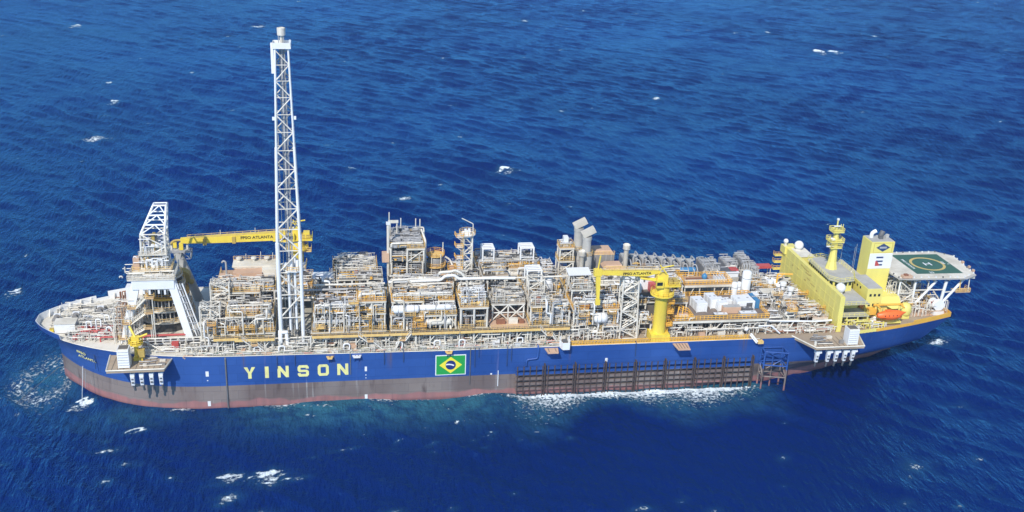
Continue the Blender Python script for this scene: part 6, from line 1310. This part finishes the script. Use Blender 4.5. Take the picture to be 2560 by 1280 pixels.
def dia(cx_, cz_, a, b, y, mt, nm):
    m = MB(); m.add([(cx_-a, y, cz_), (cx_, y, cz_-b), (cx_+a, y, cz_), (cx_, y, cz_+b), (cx_-a, y+.05, cz_), (cx_, y+.05, cz_-b), (cx_+a, y+.05, cz_), (cx_, y+.05, cz_+b)], [(0, 1, 2, 3), (0, 4, 5, 1), (1, 5, 6, 2), (2, 6, 7, 3), (3, 7, 4, 0)]); m.out(nm, mt, t)
dia(250.9, 34.9, 2.3, 1.35, -4.06, 'logo_blue', 'emblem_diamond'); box(t, 'emblem_band', 'pipe_grey', 249.7, 252.1, -4.1, -4.062, 34.62, 35.2)
for z in (33.2, 36.35): box(t, 'emblem_border', 'old_yellow', 247.8, 254, -4.05, -3.99, z, z+.08)
for x in (247.8, 253.9): box(t, 'emblem_border', 'old_yellow', x, x+.08, -4.05, -3.99, 33.3, 36.33)
box(t, 'top_plate', 'roof_grey', 247.2, 254.4, -3.7, 1.8, 36.7, 36.9); pipe(t, 'exhaust_pipe', 'clean_white', [(248.6, 0, 36.7), (248.6, 0, 38.4), (249.9, 0, 39)], .62, 10); bar(t, 'exhaust_pipe', 'dark_grey', (251.8, .4, 36.7), (252.6, .6, 38.7), .8); bar(t, 'exhaust_pipe', 'roof_grey', (253.2, -1.2, 36.7), (253.2, -1.2, 38.2), .6); box(t, 'exhaust_box', 'dark_grey', 250.4, 251.6, -2, -.8, 36.9, 37.6)
box(t, 'lower_house', 'pale_yellow', 246.7, 256, -9.4, -4.1, 15, 20.6); m = MB(); m.add([(246.6, -9.5, 20.6), (252, -13.5, 18.2), (255.5, -13.3, 18.2), (256, -9.5, 20.6), (256, -4.1, 20.7), (246.6, -4.1, 20.7)], [(0, 1, 2, 3), (0, 3, 4, 5)]); m.out('sloping_roof', 'pale_yellow', t)

# ------------------------------------------------------------------ helideck
t = thing('helideck', 'green helideck with a yellow circle and white H on white supports at the stern', 'helideck', (270, 1, 15))
OUT = [(255.4, -8.4), (260.2, -9.0), (277, -9.6), (281.8, -6.8), (283.6, 7.6), (279.2, 11.8), (263.2, 11.9), (258.6, 9.4), (254.6, 0)]
m = MB(); m.poly(OUT, 25.9, 26.5); m.out('deck_plate', 'cream', t)
m = MB(); m.poly([(x+(.5 if x > 270 else -1.2)*(1 if x > 262 else .4), y+(1.2 if y > 1 else -1.0)) for x, y in OUT], 26.2, 26.32); o = m.out('safety_net', 'roof_grey', t)
m = MB(); m.add([(x, y, 26.504) for x, y in ((262.9, -6.0), (278.6, -6.3), (278.8, 10.0), (262.6, 10.2))], [(0, 1, 2, 3)]); m.out('green_field', 'green', t)
def ring(cx_, cy_, z, r0, r1, mat, nm):
    m = MB(); n = 40; v = [(cx_+rr*math.cos(2*math.pi*i/n), cy_+rr*math.sin(2*math.pi*i/n), z) for rr in (r0, r1) for i in range(n)]
    m.add(v, [(i, n+i, n+(i+1) % n, (i+1) % n) for i in range(n)]); m.out(nm, mat, t)
ring(270.9, 1.9, 26.508, 4.75, 5.6, 'circle_yellow', 'landing_circle')
for nm, q in (('letter_h', [(269.7, 270.2, .7, 3.1), (271.6, 272.1, .7, 3.1), (270.2, 271.6, 1.65, 2.15)]),):
    m = MB(); [m.add([(a, c, 26.51), (b, c, 26.51), (b, d, 26.51), (a, d, 26.51)], [(0, 1, 2, 3)]) for a, b, c, d in q]; m.out(nm, 'clean_white', t)
xh, yh = (.02, -1, 0), (1, .02, 0)
lettering(t, 'FPSO ATLANTA', 1.15, 'clean_white', (264.3, 2.2, 26.512), xh, yh, 1.0, .01); lettering(t, '22', 1.6, 'clean_white', (268.4, -5.2, 26.512), (1, 0, 0), (0, 1, 0), 1, .02); lettering(t, '12.8', 1.3, 'clean_white', (276.6, 2.6, 26.512), (0, -1, 0), (1, 0, 0), 1, .02); lettering(t, 't', 1.3, 'clean_white', (278.0, 1.4, 26.512), (0, -1, 0), (1, 0, 0), 1, .02)
for i, (a, b) in enumerate(zip(OUT, OUT[1:]+OUT[:1])):
    n = max(2, int(math.dist(a, b)/2.2))
    for k in range(n): x = a[0]+(b[0]-a[0])*k/n; y = a[1]+(b[1]-a[1])*k/n; box(t, 'edge_light', 'clean_white' if (i+k) % 5 else 'dark_grey', x-.16, x+.16, y-.16, y+.16, 26.45, 26.9)
for x, y in ((283.4, 2), (283.2, -2), (282.8, -5)): box(t, 'foam_monitor', 'floor_peach', x-.3, x+.3, y-.4, y+.4, 26.4, 27.1)
for y in (-7.5, -1, 6, 10): bar(t, 'deck_girder', 'white', (256, y, 25.5), (282, y, 25.5), .34, 'beam')
for x in (258, 263, 268, 273, 278): bar(t, 'deck_girder', 'white', (x, -8.4, 25.1), (x, 11, 25.1), .28, 'beam')
for a, b, r_ in (((261.5, -8.3, 17.2), (261.5, -8.3, 25), .35), ((262.5, -8.3, 17.2), (268.5, -8.3, 25), .42), ((271, -8.6, 16.2), (271.8, -8.6, 25), .5), ((271.2, -8.4, 16.6), (277.5, -8.4, 25), .42), ((256.5, -8, 16), (256.5, -8, 25), .3), ((262, 8, 15), (262, 8, 25), .4), ((271, 8, 15), (271, 8, 25), .45), ((263, 8, 17), (268.5, 8, 25), .38), ((271, 8, 17), (277.5, 8, 25), .38)): bar(t, 'support_leg', 'clean_white', a, b, r_)
for a, b in (((261.5, -8.3, 22), (271.6, -8.6, 22)), ((261.5, -8.3, 19), (265, -8.3, 19.2)), ((256.5, -8, 21), (261.5, -8.3, 21)), ((256.5, -8, 17), (261.5, -8.3, 21)), ((256.5, -8, 25), (261.5, -8.3, 21)), ((271.4, -8.5, 21), (276, -8.5, 21.4)), ((271, -8.6, 18), (271, 8, 24)), ((261.5, -8, 18), (262, 8, 24)), ((256.5, -8, 19), (257, 6, 24)), ((266, -8.3, 22), (266, -8.3, 25))): bar(t, 'support_brace', 'white', a, b, .2)
box(t, 'access_platform', 'floor_tan', 275.2, 280, -9.6, -6.5, 21.2, 21.45); rail(t, [(275.2, -9.6), (280, -9.6), (280, -6.5)], 21.45, 'rail_yellow', th=.09); bar(t, 'platform_hanger', 'white', (279.6, -9, 21.4), (279.6, -8.6, 25.5), .16); bar(t, 'platform_hanger', 'rail_yellow', (276.6, -9, 21.4), (276.6, -8.6, 25.5), .2)
box(t, 'rescue_cabinet', 'floor_peach', 256.4, 259.6, -9.2, -7.6, 26.5, 27.2); box(t, 'rescue_cabinet', 'rust', 257, 258.2, -9.0, -8, 27.2, 27.7)
# stern machinery
rng = random.Random(21)
t = thing('stern_gear', 'white and tan winches, pipes and posts crowding the stern deck below the helideck', 'deck gear', (263, -8, 15))
small_pipework(t, 256, 272, -13, 6, 15, 20, rng, 150, 'white', .08, .18); small_pipework(t, 256, 272, -13, 6, 15, 18, rng, 40, 'floor_tan', .1, .25, 'small_fittings'); equip(t, 256, 271.5, -12.5, 4, 15, 5, rng, 16, ['white', 'clean_white', 'floor_tan', 'pipe_grey', 'rust']); small_pipework(t, 253, 263, -8.5, 2, 17, 25, rng, 90, 'white', .08, .16); small_pipework(t, 256, 270.5, -7, 8, 15.2, 23, rng, 60, 'pipe_grey', .08, .15); small_pipework(t, 259, 270.5, -9.5, -4, 15.2, 20, rng, 40, 'rail_yellow', .08, .16, 'access_steps'); box(t, 'walk_floor', 'floor_peach', 255.5, 272, -12.6, 8, 15.0, 15.06)
t = thing('hose_reel', 'large white round hose reel standing on the stern corner', 'reel', (268.4, -11.6, 15))
m = MB(); m.lathe((268.6, -11.8, 18.2), [(.2, -.5), (1.75, -.5), (1.75, -.35), (1.2, -.3), (1.2, .6), (1.75, .65), (1.75, .8), (.2, .8)], 22, 'y'); m.out('drum', 'clean_white', t, True); box(t, 'cradle', 'clean_white', 266.9, 270.4, -12.6, -10.8, 15.1, 16.3); m = MB(); m.lathe((267.4, -11.2, 18.6), [(.2, .9), (1.5, .9), (1.5, 1.2), (.2, 1.2)], 18, 'y'); m.out('flange', 'clean_white', t); bar(t, 'axle', 'red', (267.4, -10.4, 18.6), (267.4, -10, 18.6), .6)
# lifeboats
def lifeboat(x, y, z, L, label):
    t = thing('lifeboat', label, 'lifeboat', (x, y, z), 'orange lifeboats'); m = MB(); n = 16; secs = []
    for i in range(13):
        u = i/12; w = 1.45*max(.03, math.sin(math.pi*(u*.92+.06)))**.55*(1 if u < .7 else 1-.75*((u-.7)/.3)**1.3); h = w*1.2; cz = z+.9*max(0, (u-.6)/.4)**1.4
        secs.append([(x-L/2+u*L, y+w*math.cos(a), cz+h*math.sin(a)*(1.0 if math.sin(a) > 0 else .85)) for a in [2*math.pi*k/n for k in range(n)]])
    v = [p for s in secs for p in s]; f = [(i*n+k, i*n+(k+1) % n, (i+1)*n+(k+1) % n, (i+1)*n+k) for i in range(12) for k in range(n)]+[tuple(range(n-1, -1, -1)), tuple(range(12*n, 13*n))]
    m.add(v, f); m.out('hull', 'orange', t, True); box(t, 'conning_hatch', 'orange', x-L*.22, x-L*.02, y-.6, y+.6, z+1.1, z+1.75); m = MB(); m.box(x-L*.42, x+L*.28, y-1.5, y-1.4, z-.1, z+.06); m.out('rubbing_strake', 'orange', t)
    for k in range(4): box(t, 'porthole', 'glass', x-L*.3+k*L*.14-.16, x-L*.3+k*L*.14+.16, y-1.44, y-1.3, z+.35, z+.6)
    return t
lifeboat(248.8, -18.9, 18.7, 9.2, 'orange enclosed lifeboat with upturned tail hanging at the near quarter'); lifeboat(244, -13.8, 19.6, 6, 'second orange lifeboat mostly hidden behind yellow davits by the accommodation')
t = thing('lifeboat_davit', 'yellow davit frame holding the near orange lifeboat', 'davit', (248, -17, 15))
for x in (244.6, 252.4): bar(t, 'post', 'pale_yellow', (x, -16.6, 15), (x, -16.6, 21.4), .32); bar(t, 'arm', 'orange_yellow', (x, -16.6, 21.4), (x, -19.2, 21.2), .28); bar(t, 'fall', 'dark_grey', (x-.1 if x > 250 else x+1, -18.9, 21.2), (x-1.2 if x > 250 else x+1, -18.9, 20.2), .06)
bar(t, 'beam', 'orange_yellow', (243.6, -16.8, 21.3), (253.2, -16.8, 21.3), .34); box(t, 'cradle', 'pale_yellow', 243.4, 252.8, -18.2, -16.2, 15.6, 16.2); [bar(t, 'leg', 'pale_yellow', (x, -20, 15), (x, -20, 17.2), .22) for x in (241.8, 243.4, 246)]; box(t, 'winch', 'orange_yellow', 242, 244.4, -17.6, -15.8, 18.4, 20.2)
for k, (x, y, z) in enumerate(((247.4, -14.4, 18.8), (256.6, -13.2, 18))):
    m_ = thing('yellow_hood', ['large rounded yellow hood behind the near lifeboat', 'smaller rounded yellow hood right of the near lifeboat'][k], 'ventilation hood', (x, y, 15), 'rounded yellow hoods'); m = MB(); m.lathe((x, y, z), [(.1, -1.6), (1.6, -1.6), (1.9, -.4), (1.7, 1.0), (1, 1.9), (.1, 2.1)], 18, 'y' if k == 0 else 'z'); m.out('hood', 'pale_yellow', m_, True); box(m_, 'base', 'pale_yellow', x-1.2, x+1.2, y-1, y+1, 15, z-.6)
t = thing('quarter_gear', 'yellow and tan deck fittings between the aft platform and the near lifeboat', 'deck gear', (240, -17, 15)); rng = random.Random(61)
small_pipework(t, 233, 246, -21, -14.5, 15, 18.4, rng, 50, 'pale_yellow', .1, .2); small_pipework(t, 233, 247, -21, -14.5, 15, 17.4, rng, 50, 'white', .08, .16); equip(t, 234, 246, -20.5, -15, 15, 3, rng, 7, ['floor_tan', 'pale_yellow', 'orange_yellow', 'clean_white'])

# ------------------------------------------------------------------ sea haze: one closed box of even air round camera and scene
m = MB(); m.box(-9600, 9600, -9600, 9600, -9, 162); hz = m.out('haze', None); hz['kind'] = 'stuff'; hz['label'] = 'thin bluish sea haze over the water'
hm = bpy.data.materials.new('haze_air'); hm.use_nodes = True; hn = hm.node_tree.nodes; hn.remove(hn['Principled BSDF'])
pv = hn.new('ShaderNodeVolumePrincipled'); pv.inputs['Density'].default_value = HAZE; pv.inputs['Color'].default_value = (.38, .66, 1, 1); pv.inputs['Anisotropy'].default_value = 0
hm.node_tree.links.new(pv.outputs[0], hn['Material Output'].inputs['Volume']); hz.data.materials.append(hm)
